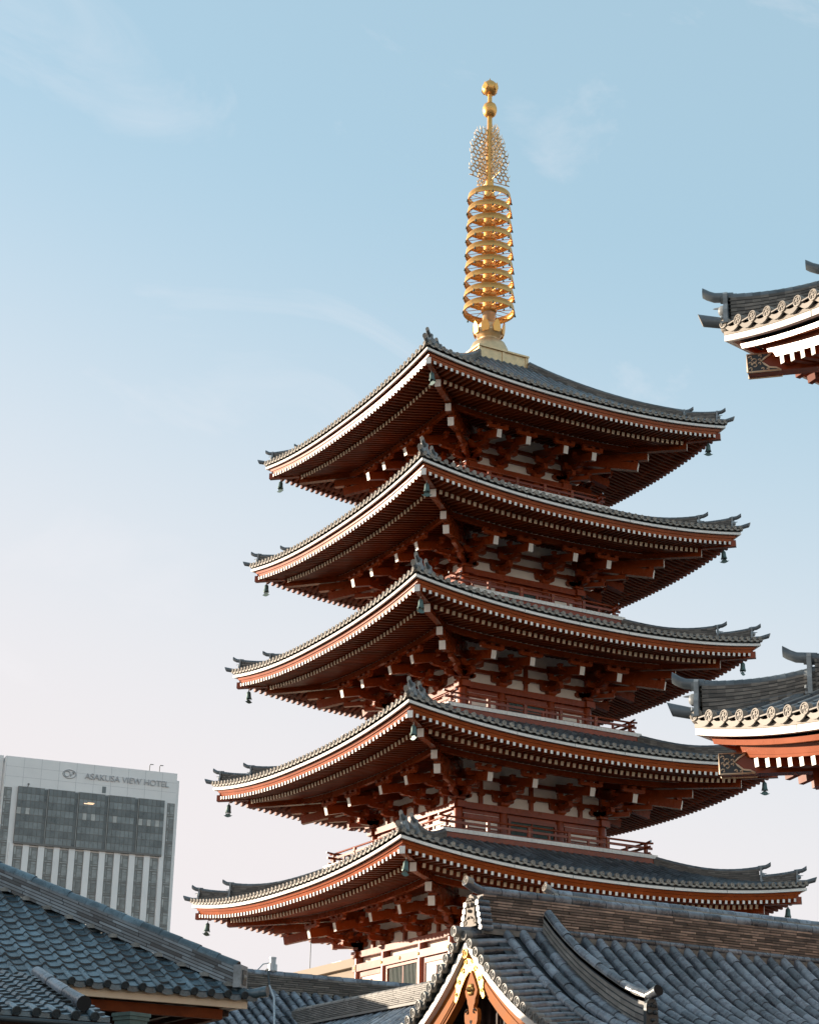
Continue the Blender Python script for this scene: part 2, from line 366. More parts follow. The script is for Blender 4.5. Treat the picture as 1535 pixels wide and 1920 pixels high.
        return mb
    def cornerbeam(s, fancy=False):
        mb = MB(); off = s.L-s.D; D = s.D; g = s.g; zc = s.zc
        P = lambda d, z: V((d+off, -d, z))
        mb.beam(P(D-2.0*g, zc+s.bc-.02), P(D-s.be, zc+s.bc), .19*g, s.bh, 'vermilion', 'white_paint')
        mb.beam(P(D-s.ins-.3, zc-.50*g+.03), P(D-1.05*g, zc-.63*g), .22*g, .28*g, 'vermilion', 'white_paint')
        # small triangular filler between the fascia ends
        mb.beam(P(D-.9*g, zc-.20*g), P(D-s.b3-.01, zc+(-.18 if s.mark else -.13)), .10*g, .22 if s.mark else .17, 'vermilion')
        if fancy:
            nrm = V((1, 1, 0)).normalized(); dg = V((1, -1, 0)).normalized()
            e = P(D-s.be+.002, zc+s.bc)
            for sg in (-1, 1):
                o = e+nrm*sg*.098*g
                # gilt sheath: frame, cusped inner edge and scrollwork on a dark ground
                L_, h = .46*g, .148
                mb.prism([(0, -h), (-L_, -h), (-L_*.86, -h*.72), (-L_*.66, -h*.62), (-L_*.5, -h*.15), (-L_*.42, h*.12), (-L_*.52, h*.45), (-L_*.7, h*.85), (-L_*.74, h), (0, h)], o, dg, (0, 0, 1), nrm*sg, .006, 'tile_dark')
                o2 = o+nrm*sg*.007
                ed = [(0, -h), (-L_, -h), (-L_*.86, -h*.72), (-L_*.66, -h*.62), (-L_*.5, -h*.15), (-L_*.42, h*.12), (-L_*.52, h*.45), (-L_*.7, h*.85), (-L_*.74, h), (0, h), (0, -h)]
                mb.tube([o2+dg*a+V((0, 0, b)) for a, b in ed], .014*g, 5, 'cream_paint')
                for (cx, cz, rr, k) in ((-.2, .25, .30, 5.4), (-.2, -.25, .30, 5.4), (-.09, .62, .2, 4.6), (-.09, -.66, .2, 4.6), (-.36, .75, .17, 4.4), (-.42, -.72, .15, 4.4), (-.56, -.8, .12, 4.4), (-.09, .0, .16, 4.4), (-.34, -.1, .14, 4.5), (-.34, .3, .14, 4.5)):
                    mb.tube([o2+dg*(cx*L_*1.1+rr*h*cos(a)*(1-a*.09))+V((0, 0, cz*h+rr*h*sin(a)*(1-a*.09))) for a in [j*k/7 for j in range(8)]], .009*g, 4, 'cream_paint')
        return mb

def roof_object(R, parent, nm='roof', rect=None, fancy=False, sides=(0, 1, 2, 3), offs=None):
    # R: list of Roof, one per side (0: -y, 1: +x, 2: +y, 3: -x)
    mb = MB()
    for k in sides: mb.merge(R[k].slope(), RZ(k*pi/2))
    ro = mb.build(nm, parent)
    cache = {}
    for k in sides:
        r = R[k]
        for fn, nm2 in ((r.eaves, 'eave_tiles'), (r.boards, 'eave_boards'), (r.rafts, 'rafters')):
            key = (id(r), nm2)
            if key in cache: dup(cache[key], ro, rz=k*pi/2)
            else: cache[key] = fn().build(nm2, ro, rz=k*pi/2)
        for fn, nm2 in ((r.hip, 'hip_ridge'), (lambda: r.cornerbeam(fancy), 'corner_beam')):
            key = (id(r), nm2)
            if key in cache: dup(cache[key], ro, rz=k*pi/2)
            else: cache[key] = fn().build(nm2, ro, rz=k*pi/2)
    return ro

# ------------------------------------------------------------------ ground
g = MB()
n = 24
g.add([(-3000+6000*i/n, -3000+6000*j/n, 0) for j in range(n+1) for i in range(n+1)], [(j*(n+1)+i, j*(n+1)+i+1, (j+1)*(n+1)+i+1, (j+1)*(n+1)+i) for j in range(n) for i in range(n)], 'paving')
g.build('ground', loc=(0, 0, -1.62), kind='structure')

# ------------------------------------------------------------------ pagoda
pag = empty('pagoda', (0, 0, -1.6), label='tall red five-storey pagoda with grey tiled roofs and a golden spire', category='pagoda')
pk = empty('tmp')  # local frame shift
bpy.data.objects.remove(pk)
ZO = 1.6   # the pagoda's empty stands on the ground; parts are built in camera-height z and shifted by this
#        H      zc     w     b     deckz
T = {1: (8.0, 11.66, 3.32, None, None), 2: (7.5835, 16.095, 2.98, 4.39, 13.02), 3: (7.1827, 20.51, 2.65, 4.06, 17.45),
     4: (6.8126, 24.843, 2.44, 3.71, 21.91), 5: (6.5306, 29.19, 2.10, 3.35, 26.36)}
SAG = {1: .60, 2: .58, 3: .565, 4: .54, 5: .51}
NT = {1: 55, 2: 53, 3: 51, 4: 49, 5: 47}

def arm(mb, c, ax, half, h, wd, mt='vermilion', X=None):
    # bracket arm: straight top, underside curved up at both ends
    pts = [(-half, h), (-half, h*.45), (-half*.93, h*.18), (-half*.80, h*.03), (-half*.66, 0), (half*.66, 0), (half*.80, h*.03), (half*.93, h*.18), (half, h*.45), (half, h)]
    au = V((1, 0, 0)) if ax == 'x' else V((0, 1, 0)); an = V((0, 1, 0)) if ax == 'x' else V((1, 0, 0))
    mb.prism(pts, V(c)-an*wd/2, au, (0, 0, 1), an, wd, mt, X=X)
def block(mb, c, a, h, X=None):
    x, y, z = c; b = a*.66
    vs = []
    for (q, zz) in ((b, 0), (a, h*.45), (a, h)):
        vs += [(x-q/2, y-q/2, z+zz), (x+q/2, y-q/2, z+zz), (x+q/2, y+q/2, z+zz), (x-q/2, y+q/2, z+zz)]
    fs = [(3, 2, 1, 0), (8, 9, 10, 11)]+[(i*4+k, i*4+(k+1) % 4, (i+1)*4+(k+1) % 4, (i+1)*4+k) for i in range(2) for k in range(4)]
    mb.add(vs, fs, 'vermilion', X=X)
def cluster(half=.46, X=None, mb=None, diag=False):
    mb = mb or MB()
    k = 1.0
    block(mb, (0, 0, 0), .36, .17, X)
    arm(mb, (0, 0, .15), 'x', half*.9, .17, .16, X=X)
    arm(mb, (0, -.12, .15), 'y', .62, .17, .16, X=X)
    for x in (-half*.72, 0, half*.72): block(mb, (x, 0, .30), .19, .11, X)
    block(mb, (0, -.62, .30), .19, .11, X)
    arm(mb, (0, 0, .42), 'x', half*1.1, .14, .12, X=X)
    arm(mb, (0, -.60, .40), 'x', half*.98, .17, .16, X=X)
    arm(mb, (0, -.4, .40), 'y', .92, .16, .16, X=X)
    for x in (-half*.8, 0, half*.8): block(mb, (x, -.60, .54), .18, .10, X)
    block(mb, (0, -1.2, .50), .18, .10, X)
    mb.beam((0, .2, 1.02), (0, -2.08, .47), .20, .30, 'vermilion', 'white_paint', X=X)   # tail rafter
    arm(mb, (0, -1.22, .66), 'x', half*.9, .12, .12, X=X)
    for x in (-half*.8, half*.8): block(mb, (x, -1.22, .78), .17, .10, X)
    block(mb, (0, -1.96, .60), .19, .09, X)
    arm(mb, (0, -1.96, .685), 'x', half*1.05, .125, .13, X=X)
    for x in (-half*.85, 0, half*.85): block(mb, (x, -1.96, .80), .18, .10, X)
    return mb

def make_tier(i):
    H, zc, wv, b, dz = T[i]
    zc += ZO
    top = (T[i+1][4]-.30+ZO, T[i+1][3]-.10) if i < 5 else (32.5+ZO, 1.16)
    R = Roof(H, H, zc, SAG[i], top[1], top[0], k=.30 if i < 5 else .36, nt=NT[i], nr=[0, 62, 60, 59, 57, 55][i])
    R.ins = H-wv+.1
    ro = roof_object([R]*4, pag)
    # storey
    zb = zc-1.79; deck = (dz+ZO) if dz else 0
    s = MB(); wl = wv-.06
    bays = [-wv, -wv*.395, wv*.395, wv]
    for k in range(4):
        X = RZ(k*pi/2)
        s.box((0, -wl+.06, (deck+zc+.1)/2), (2*wl, .1, zc+.1-deck), 'plaster', X=X)
        s.beam((-(wv+.27), -wv, zb-.11), (wv+.27, -wv, zb-.11), .34, .22, 'vermilion', X=X)        # wall plate
        s.beam((-wv, -wv+.005, zb+.47), (wv, -wv+.005, zb+.47), .16, .13, 'vermilion', X=X)        # tie beam above
        s.beam((-wv, -wv+.005, zb+.93), (wv, -wv+.005, zb+.93), .16, .12, 'vermilion', X=X)
        if i in (1, 2): mid = [(bays[j]+bays[j+1])/2 for j in range(3)]
        elif i == 3: mid = [0]
        else: mid = []
        for x in mid:
            s.box((x, -wv+.01, zb+.21), (.13, .12, .40), 'vermilion', X=X); s.box((x, -wv+.01, zb+.70), (.13, .12, .34), 'vermilion', X=X)
            block(s, (x, -wv-.01, zb+.30), .22, .10, X)
        if i < 5 or True:
            z0 = deck; z1 = zb-.22
            if i > 1:
                s.box((0, -wv+.04, z1-.07), (2*wv, .12, .14), 'vermilion', X=X)
                s.box((0, -wv+.03, z0+.10), (2*wv, .14, .2), 'vermilion', X=X)
            else:
                z1 = zb-.22
                s.box((0, -wv-.02, z1-.14), (2*wv+.5, .16, .13), 'plaster', X=X) if 0 else None
                s.beam((-(wv+.2), -wv-.05, z1-.36), (wv+.2, -wv-.05, z1-.36), .26, .26, 'vermilion', X=X)
                s.box((0, -wv+.04, z1-1.9), (2*wv, .12, .2), 'vermilion', X=X)
                s.box((0, -wv+.04, 5.6), (2*wv, .2, .3), 'vermilion', X=X)
                for x in bays+[0]:
                    s.lathe([(.07, 0), (.055, .02), (0, .035)], 10, 'gold_leaf', X=X @ M.Translation((x, -wv-.18, z1-.36)) @ M.Rotation(pi/2, 4, 'X'))
    if i == 1:
        for k in range(4): s.box((0, 0, 2.5), (2*wv+.02, 2*wv+.02, 5.0), 'plaster', X=RZ(0)) if k == 0 else None
        s.box((0, 0, 2.6), (11, 11, 5.2), 'plaster')
    st = s.build('storey', pag)
    # columns
    hcol = (zb-.22)-deck; cm = MB(); cm.lathe([(.165, 0), (.165, hcol*.8), (.15, hcol)], 16, 'vermilion')
    first = None
    for k in range(4):
        for j in range(3):
            p = RZ(k*pi/2) @ V((bays[j], -wv, deck if i > 1 else 5.2))
            if i == 1 and first is None: cm = MB(); cm.lathe([(.2, 0), (.19, hcol-5.2)], 16, 'vermilion')
            if first is None: first = cm.build('column', st, loc=p)
            else: dup(first, st, loc=p)
    # doors and side windows
    dw = bays[2]-bays[1]-.34; z1 = zb-.36
    d0 = deck+.2 if i > 1 else z1-1.9; dh = z1-d0 if i > 1 else 1.3
    if i == 1: z1 = zb-.22-.50; d0 = z1-1.6; dh = 1.6
    dm = MB()
    fr = .10
    dm.box((0, 0, dh-fr/2), (dw, .14, fr), 'vermilion'); 
    for sx in (-1, 1): dm.box((sx*(dw/2-fr/2), 0, (dh-fr)/2), (fr, .14, dh-fr), 'vermilion')
    dm.box((0, .03, (dh-fr)/2), (dw-2*fr, .04, dh-fr), 'door')
    dm.box((0, 0, (dh-fr)/2), (.05, .05, dh-fr), 'vermilion')
    for q in range(1, 22):
        x = -dw/2+fr+(dw-2*fr)*q/22; dm.box((x, -.005, (dh-fr)/2), (.014, .03, dh-fr), 'door', tint=.5)
    dm.box((0, -.01, dh*.45), (dw-2*fr, .045, .05), 'vermilion')
    wmw = (bays[3]-bays[2])-.36
    wm = MB()
    wm.box((0, .02, dh*.5), (wmw, .03, dh), 'plaster')
    wm.box((0, 0, dh-.10), (wmw, .08, .16), 'vermilion'); wm.box((0, 0, dh*.30), (wmw, .08, .05), 'vermilion')
    for sx in (-1, 1): wm.box((sx*(wmw/2-.03), 0, (dh-.18)/2), (.06, .08, dh-.18), 'vermilion')
    if i == 1: wm.box((0, 0, dh*.5), (.04, .06, dh*.6), 'vermilion')
    dob = wob = None
    for k in range(4):
        p = RZ(k*pi/2) @ V((0, -wv-.03, d0))
        if dob is None: dob = dm.build('door', st, loc=p)
        else: dup(dob, st, loc=p, rz=k*pi/2)
        for x in ((bays[0]+bays[1])/2, (bays[2]+bays[3])/2):
            p = RZ(k*pi/2) @ V((x, -wv-.03, d0))
            if wob is None: wob = wm.build('window', st, loc=p)
            else: dup(wob, st, loc=p, rz=k*pi/2)
    # brackets
    half = min(.46, wv*.2)
    inner = cluster(half); fi = None
    for k in range(4):
        for x in bays[1:3]:
            p = RZ(k*pi/2) @ V((x, -wv, zb))
            if fi is None: fi = inner.build('bracket', st, loc=p)
            else: dup(fi, st, loc=p, rz=k*pi/2)
    cb = MB(); cluster(half, mb=cb); cluster(half, X=RZ(pi/2), mb=cb)
    dg = V((1, -1, 0))
    cb.beam(V((0, 0, 1.02)), dg*2.05+V((0, 0, .48)), .23, .31, 'vermilion', 'white_paint')
    cb.beam(V((0, 0, 1.0)), dg*2.33+V((0, 0, .87)), .22, .29, 'vermilion', 'white_paint')
    cb.beam(dg*.1+V((0, 0, .22)), dg*.72+V((0, 0, .22)), .15, .16, 'vermilion')
    cb.beam(dg*.1+V((0, 0, .47)), dg*1.3+V((0, 0, .44)), .15, .16, 'vermilion')
    for q, z in ((.68, .30), (1.22, .52), (1.95, .62)): block(cb, tuple(dg*q+V((0, 0, z))), .22, .12)
    cf = None
    for k in range(4):
        p = RZ(k*pi/2) @ V((wv, -wv, zb))
        if cf is None: cf = cb.build('corner_bracket', st, loc=p)
        else: dup(cf, st, loc=p, rz=k*pi/2)
    # balcony
    if i > 1:
        bm = MB(); db = b
        for k in range(4):
            X = RZ(k*pi/2)
            bm.box((0, -db+.12, deck-.20), (2*db-.16, .14, .2), 'vermilion', X=X)
            nn = int(2*db/.195); sw = 2*db/nn
            for q in range(nn):
                t = rnd(); bm.box((-db+sw*(q+.5), -db+.03, deck-.055), (sw-.008, .06, .13), 'white_paint', X=X, tint=t)
        bm.box((0, 0, deck-.06), (2*db-.12, 2*db-.12, .085), 'vermilion')
        bo = bm.build('balcony_deck', st)
        rm = MB(); yr = db-.30; 
        rm.tube([(-db-.02, -yr, deck+.49), (-db+.25, -yr, deck+.455), (db-.25, -yr, deck+.455), (db+.02, -yr, deck+.49)], .038, 8, 'vermilion', capm='steel')
        rm.beam((-db+.02, -yr, deck+.29), (db-.02, -yr, deck+.29), .05, .085, 'vermilion', 'white_paint')
        rm.beam((-db+.06, -yr, deck+.06), (db-.06, -yr, deck+.06), .07, .10, 'vermilion')
        npost = 6
        for q in range(npost):
            x = -yr+2*yr*q/(npost-1)
            rm.box((x, -yr-.002, deck+.22), (.12, .09, .44), 'vermilion')
            for zz in (.06, .29): rm.lathe([(.03, 0), (.022, .012), (0, .02)], 8, 'gold_leaf', X=M.Translation((x, -yr-.048, deck+zz)) @ M.Rotation(pi/2, 4, 'X'))
            if q < npost-1:
                rm.box((x+yr/(npost-1), -yr, deck+.17), (.08, .06, .22), 'vermilion')
        rm.box((-yr, -yr-.0, deck+.52), (.10, .10, .05), 'white_paint') if 0 else None
        ra = rm.build('balcony_railing', st)
        for k in range(1, 4): dup(ra, st, rz=k*pi/2)
for i in range(1, 6): make_tier(i)

# spire
sp = MB(); Z = ZO
sp.box((0, 0, 32.72+Z), (2.20, 2.20, .60), 'gold_pale'); sp.box((0, 0, 33.0+Z), (2.34, 2.34, .07), 'gold_pale'); sp.box((0, 0, 32.43+Z), (2.34, 2.34, .10), 'gold_pale')
for k in range(4):
    for x in (-1.09, 0, 1.09): sp.box((x, -1.115, 32.72+Z), (.12, .03, .48), 'gold_pale', X=RZ(k*pi/2))
sp.lathe([(.80, 33.03+Z), (.80, 33.25+Z), (.76, 33.5+Z), (.66, 33.72+Z), (.5, 33.86+Z), (.36, 33.93+Z), (.36, 33.98+Z), (.42, 34.02+Z), (.48, 34.08+Z), (.58, 34.2+Z), (.6, 34.3+Z), (.52, 34.3+Z), (.4, 34.34+Z), (.38, 34.45+Z), (.41, 34.55+Z), (.38, 34.65+Z), (.26, 34.72+Z), (.26, 35.3+Z)], 28, 'gold_pale')
spb = sp.build('spire', pag)
pm = MB()
pts = [(-.13, 0), (-.17, .14), (-.15, .30), (-.09, .42), (0, .52), (.09, .42), (.15, .30), (.17, .14), (.13, 0)]
pm.prism(pts, (0, -.60, 34.12+Z), (1, 0, 0), (0, -.12, 1), (0, 1, 0), .04, 'gold')
pf = pm.build('lotus_petal', spb)
for k in range(1, 8): dup(pf, spb, rz=k*pi/4)
sh = MB(); sh.lathe([(.255, 35.2+Z), (.235, 38+Z), (.20, 40.8+Z), (.15, 41.3+Z), (.13, 43.7+Z), (.105, 43.75+Z), (.085, 46.0+Z)], 20, 'gold')
sh.build('shaft', spb)
for q in range(9):
    z = 35.27+.645*q+Z; r = 1.05-.0178*q
    rg = MB(); h = .085
    rg.lathe([(r, -.135), (r-.045, .135), (r-.09, .135), (r-.045, -.135), (r, -.135)], 56, 'gold')
    hub = .30-.006*q
    rg.lathe([(hub-.03, -.12), (hub, -.10), (hub+.03, .0), (hub, .10), (hub-.03, .12)], 24, 'gold')
    for k in range(8):
        X = RZ(k*pi/4+pi/8)
        # paired curved spokes meeting the ring in a scroll
        for sg in (-1, 1):
            rg.tube([(hub*.9, 0, 0), (hub+.18, sg*.03, 0), (hub+.42, sg*.14, 0), (r-.12, sg*.20, 0), (r-.03, sg*.10, 0)], .014, 5, 'gold', X=X)
        rg.tube([(r-.12+.05*cos(a), .05*sin(a), 0) for a in [j*pi/3 for j in range(7)]], .013, 5, 'gold', X=X)
        rg.lathe([(.012, .0), (.02, -.05), (.035, -.09), (.045, -.12), (0, -.12)], 8, 'bronze', c=(r+.01, 0, -h+.0), X=X)
    rg.build('ring', spb, loc=(0, 0, z))
# openwork flame plates
def flame():
    mb = MB(); rr = random.Random(3)
    H0, H1 = 0.0, 2.42
    def rmax(z):
        t = z/H1; return .93*(1-.12*t) if t < .60 else .93*(1-.12*t)*(1-.55*((t-.60)/.40)**2)
    from mathutils.geometry import delaunay_2d_cdt
    from mathutils import Vector
    P2 = []; st = .20; row = 0; z = -.12
    while z < H1+.2:
        x = -.02+(st/2 if row % 2 else 0)
        while x < 1.2: P2.append(Vector((x+rr.uniform(-.072, .072), z+rr.uniform(-.072, .072)+x*.1))); x += st
        z += st*.9; row += 1
    vv, ee, tt_, *_r = delaunay_2d_cdt(P2, [], [], 0, 1e-5)
    cen = [sum((vv[i] for i in t), Vector((0, 0)))/3 for t in tt_]; em = {}
    for ti, t in enumerate(tt_):
        for a_, b_ in ((t[0], t[1]), (t[1], t[2]), (t[2], t[0])): em.setdefault((min(a_, b_), max(a_, b_)), []).append(ti)
    ins = lambda c: .10 < c.x < rmax(max(0, min(H1, c.y))) and 0.0 < c.y < H1
    for k_, tl_ in em.items():
        if len(tl_) < 2: continue
        c0, c1 = cen[tl_[0]], cen[tl_[1]]; i0, i1 = ins(c0), ins(c1)
        if i0 and i1: mb.tube([(c0.x, 0, c0.y), (c1.x, 0, c1.y)], .034, 4, 'gold_pale', smooth=False)
        elif i0 or i1:
            a_, b_ = (c0, c1) if i0 else (c1, c0)
            if b_.x > a_.x-.02 or b_.y > a_.y:
                if a_.y > .1: mb.tube([(a_.x, 0, a_.y), ((a_.x+b_.x)/2+.02, 0, (a_.y+b_.y)/2+.02), (b_.x*.6+a_.x*.4+.03, 0, max(a_.y, b_.y)+.09)], [.023, .019, .005], 4, 'gold_pale')
    mb.tube([(.13, 0, -.02), (.97, 0, .02)], .022, 5, 'gold_pale')
    mb.tube([(.13, 0, 0), (.13, 0, H1)], .02, 5, 'gold_pale')
    return mb
ff = flame().build('flame_plate', spb, loc=(0, 0, 41.28+Z))
for k in range(1, 4): dup(ff, spb, loc=(0, 0, 41.28+Z), rz=k*pi/2)
bm_ = MB(); bm_.lathe([(.09, -.33), (.16, -.31), (.25, -.22), (.30, -.05), (.295, .10), (.25, .24), (.16, .32), (.08, .34)], 24, 'gold'); bm_.build('jewel_ball', spb, loc=(0, 0, 44.69+Z))
bm_ = MB(); bm_.lathe([(.09, -.30), (.2, -.28), (.31, -.14), (.335, 0), (.32, .1), (.27, .2), (.19, .29), (.10, .36), (.03, .42), (.012, .50), (0, .52)], 24, 'gold')
for k in range(4):
    bm_.prism([(-.13, -.1), (-.1, .03), (-.05, .08), (0, .16), (.05, .08), (.1, .03), (.13, -.1), (0, -.2)], (0, -.33, 0), (1, 0, 0), (0, -.15, 1), (0, -1, 0), .025, 'gold', X=RZ(k*pi/2+pi/8))
bm_.build('flaming_jewel', spb, loc=(0, 0, 45.76+Z))

# wind bells under the corners
def bell():
    root = empty('wind_bell')
    b = MB(); b.lathe([(0, .0), (.03, 0), (.055, -.02), (.078, -.05), (.085, -.12), (.09, -.2), (.105, -.27), (.118, -.30), (.105, -.30), (.08, -.2), (.07, -.08), (0, -.06)], 18, 'bronze')
    for k in range(4): b.prism([(-.05, 0), (0, -.06), (.05, 0)], (0, -.112, -.285), (1, 0, 0), (0, 0, 1), (0, 1, 0), .012, 'bronze', X=RZ(k*pi/2+pi/4))
    b.build('bell_body', root)
    h = MB(); h.tube([(0, 0, .12), (0, 0, 0)], .010, 6, 'dark_metal'); h.tube([(.025*cos(a), 0, .02+.025*sin(a)) for a in [j*pi/4 for j in range(9)]], .008, 5, 'dark_metal'); h.build('hook', root)
    c = MB(); c.tube([(0, 0, -.2), (0, 0, -.36)], .014, 6, 'dark_metal')
    c.prism([(-.16, -.03), (-.11, -.035), (-.06, .03), (0, .045), (.06, .03), (.11, -.035), (.16, -.03), (.11, -.07), (.05, -.10), (0, -.11), (-.05, -.10), (-.11, -.07)], (0, -.008, -.375), (1.15, 0, 0), (0, 0, 1), (0, 1, 0), .016, 'bronze', X=RZ(-.5))
    c.build('wind_catcher', root)
    return root
names = {5: 'topmost', 4: 'second from top', 3: 'middle', 2: 'fourth', 1: 'lowest'}
first = None
for i in (5, 4, 3, 2, 1):
    H, zc = T[i][0], T[i][1]; hb = H-.48
    for (sx, sy, nm) in ((-1, 1, 'left'), (-1, -1, 'near'), (1, -1, 'right')):
        if first is None: o = first = bell()
        else:
            o = first.copy(); C.collection.objects.link(o)
            for ch in first.children: dup(ch, o)
        o.location = (sx*hb, sy*hb, zc-.59)
        o.rotation_euler = (rnd(-.07, .07), rnd(-.07, .07), rnd(-1, 1))
        o['label'] = 'green bronze wind bell hanging from the %s corner of the pagoda\'s %s roof' % (nm, names[i])
        o['category'] = 'wind bell'; o['group'] = 'wind bells under the pagoda roof corners'

# ------------------------------------------------------------------ the gate at the right
gate = empty('temple_gate', (-10.5, -43.5, -1.6), label='two-roofed red temple gate at the right edge with crested eave tiles', category='gate')
def gate_roof(cx, cy, zc, nm, top):
    # rectangular plan: corner (cx, cy) is the far left one; the building reaches to x=2*GX-cx, y=2*GY-cy
    GX, GY = -10.5, -43.5
    ax, ay = GX-cx, cy-GY
    dt = 2.6
    kw = dict(sag=.62, zt=zc+1.6+ZO, k=.3, g=1.10, disc_r=.088, mark=True, rw=.085, pw=2.6, ez=.27)
    Rs = Roof(ax, ay, zc+ZO, dt=ax-dt-0.6, nt=int(2*ay/.33), nr=int(2*ay/.262), **kw)   # faces -x : distance ax, half length ay
    Rl = Roof(ay, ax, zc+ZO, dt=ay-dt-0.6, nt=int(2*ax/.33), nr=int(2*ax/.262), **kw)
    for R in (Rs, Rl): R.ins = 3.0
    return roof_object([Rl, Rs, Rl, Rs], gate, nm, fancy=True)
gate_roof(-19.053, -37.967, 13.13, 'roof', 0)
gate_roof(-19.524, -37.496, 6.93, 'roof', 0)
gb = MB()
for (z0, z1, a, b) in ((5.0, 8.0, 5.9, 3.0), (11.2, 14.4, 5.6, 2.7)):
    gb.box((0, 0, (z0+z1)/2), (2*a-.2, 2*b-.2, z1-z0), 'plaster')
    for k, (p, q) in enumerate(((a, b), (b, a), (a, b), (b, a))):
        for z in (z0+.2, z1-.4, z1): gb.box((0, -q, z), (2*p+.4, .25, .3), 'vermilion', X=RZ(k*pi/2))
gb.box((0, 0, 15.6), (11, 4.5, 2.4), 'plaster')
gb.build('walls', gate)
colm = MB(); colm.lathe([(.38, 0), (.36, 6)], 20, 'vermilion'); cf = None
for x in (-5.6, -3.4, -1.2, 1.2, 3.4, 5.6):
    for y in (-2.8, 0, 2.8):
        if cf is None: cf = colm.build('column', gate, loc=(x, y, 0))
        else: dup(cf, gate, loc=(x, y, 0))
tr = MB()
for k in (-1, 1):
    vs = [(-5.6, k*2.6, 15.9), (5.6, k*2.6, 15.9), (5.9, 0, 18.6), (-5.9, 0, 18.6)]; tr.add(vs+[(x, y, z-.2) for x, y, z in vs], [(0, 1, 2, 3), (7, 6, 5, 4), (0, 4, 5, 1)], 'tile_dark')
tr.beam((-6.1, 0, 18.9), (6.1, 0, 18.9), .5, .8, 'tile_stack')
tr.build('top_roof', gate)
# rise of the gate's own hips continues in the two-stage ridges

# ------------------------------------------------------------------ foreground roofs: helpers
def barrel(mb, pts, r, mt='barrel', tl=.34, n=8, endr=None):
    # a row of overlapping half-round tiles laid along pts (upper end first)
    L = [0]
    for a, b in zip(pts, pts[1:]): L.append(L[-1]+(V(b)-V(a)).length)
    tot = L[-1]; k = max(1, round(tot/tl))
    def at(d):
        d = max(0, min(tot, d))
        for i in range(len(L)-1):
            if d <= L[i+1]+1e-9: return V(pts[i]).lerp(V(pts[i+1]), (d-L[i])/(L[i+1]-L[i]))
        return V(pts[-1])
    for i in range(k):
        a, b = at(tot*i/k-.02), at(tot*(i+1)/k); jz = rnd(-.007, .007)
        d = (b-a).normalized(); sx = d.cross(V((0, 0, 1))).normalized(); uz = sx.cross(d)
        secs = []
        for p, rr in ((a, r*.93), (b-d*.02, r*1.03), (b, r*1.0)):
            secs.append([p+sx*rr*cos(an)+uz*(rr*sin(an)+jz) for an in [-.25+(pi+.5)*q/n for q in range(n+1)]])
        mb.sweep(secs, mt, tint=rnd(), closed=False, smooth=True)
        mb.add([b+sx*r*cos(an)+uz*(r*sin(an)) for an in [-.25+(pi+.5)*q/n for q in range(n+1)]], [list(range(n+1))], 'tile_dark')
def crest(mb, p, nrm, r, mt='disc'):
    # round tile end with rim and two-comma swirl
    X = M.Translation(p) @ V(nrm).to_track_quat('Z', 'Y').to_matrix().to_4x4()
    mb.lathe([(r*.98, -.12), (r, 0), (r, .012), (r*.84, .014), (r*.78, -.004), (0, -.004)], 20, mt, X=X, smooth=False)
    for k in range(3):
        a0 = k*2*pi/3
        mb.tube([(r*(.12+.5*t)*cos(a0+t*3.2), r*(.12+.5*t)*sin(a0+t*3.2), .004) for t in [j/6 for j in range(7)]], [r*.14, r*.15, r*.12, r*.1, r*.07, r*.05, r*.02], 5, mt, X=X)
def stack(mb, path, wd, h, lay, mt, up=V((0, 0, 1)), seg=.42, frac=.72):
    # courses of flat ridge tiles along a path (bottom centre line), each tile separate with its own tone
    for k in range(lay):
        z0, z1 = h*k/lay, h*(k+frac)/lay; off = rnd(0, .3)
        ww = wd*(1-.10*k/lay)
        P = [V(p) for p in path]; cum = [0]
        for a, b in zip(P, P[1:]): cum.append(cum[-1]+(b-a).length)
        tot = cum[-1]; d = 0; first = True
        def at(q):
            for i in range(len(cum)-1):
                if q <= cum[i+1]+1e-6: return P[i].lerp(P[i+1], (q-cum[i])/(cum[i+1]-cum[i]))
            return P[-1]
        while d < tot-.01:
            l = seg*rnd(.8, 1.15)*(off/.3*.6+.4 if first else 1); first = False; e = min(tot, d+l)
            a, b = at(d+.004), at(e-.004); dr = (b-a).normalized(); sx = dr.cross(up).normalized(); j = rnd(-.006, .006)
            vs = [q+sx*sg*(ww/2+j)+up*zz for q in (a, b) for sg, zz in ((-1, z0), (1, z0), (1, z1), (-1, z1))]
            mb.add(vs, [(0, 1, 5, 4), (1, 2, 6, 5), (2, 3, 7, 6), (3, 0, 4, 7), (4, 5, 6, 7), (0, 3, 2, 1)], mt, tint=rnd())
            d = e
    for i in range(len(path)-1):
        a, b = V(path[i]), V(path[i+1]); dr = (b-a).normalized(); sx = dr.cross(up).normalized()
        vs = [q+sx*sg*wd*.40+up*zz for q in (a, b) for sg, zz in ((-1, 0), (1, 0), (1, h*.96), (-1, h*.96))]
        mb.add(vs, [(0, 1, 5, 4), (1, 2, 6, 5), (2, 3, 7, 6), (3, 0, 4, 7), (4, 5, 6, 7), (0, 3, 2, 1)], 'tile_dark')
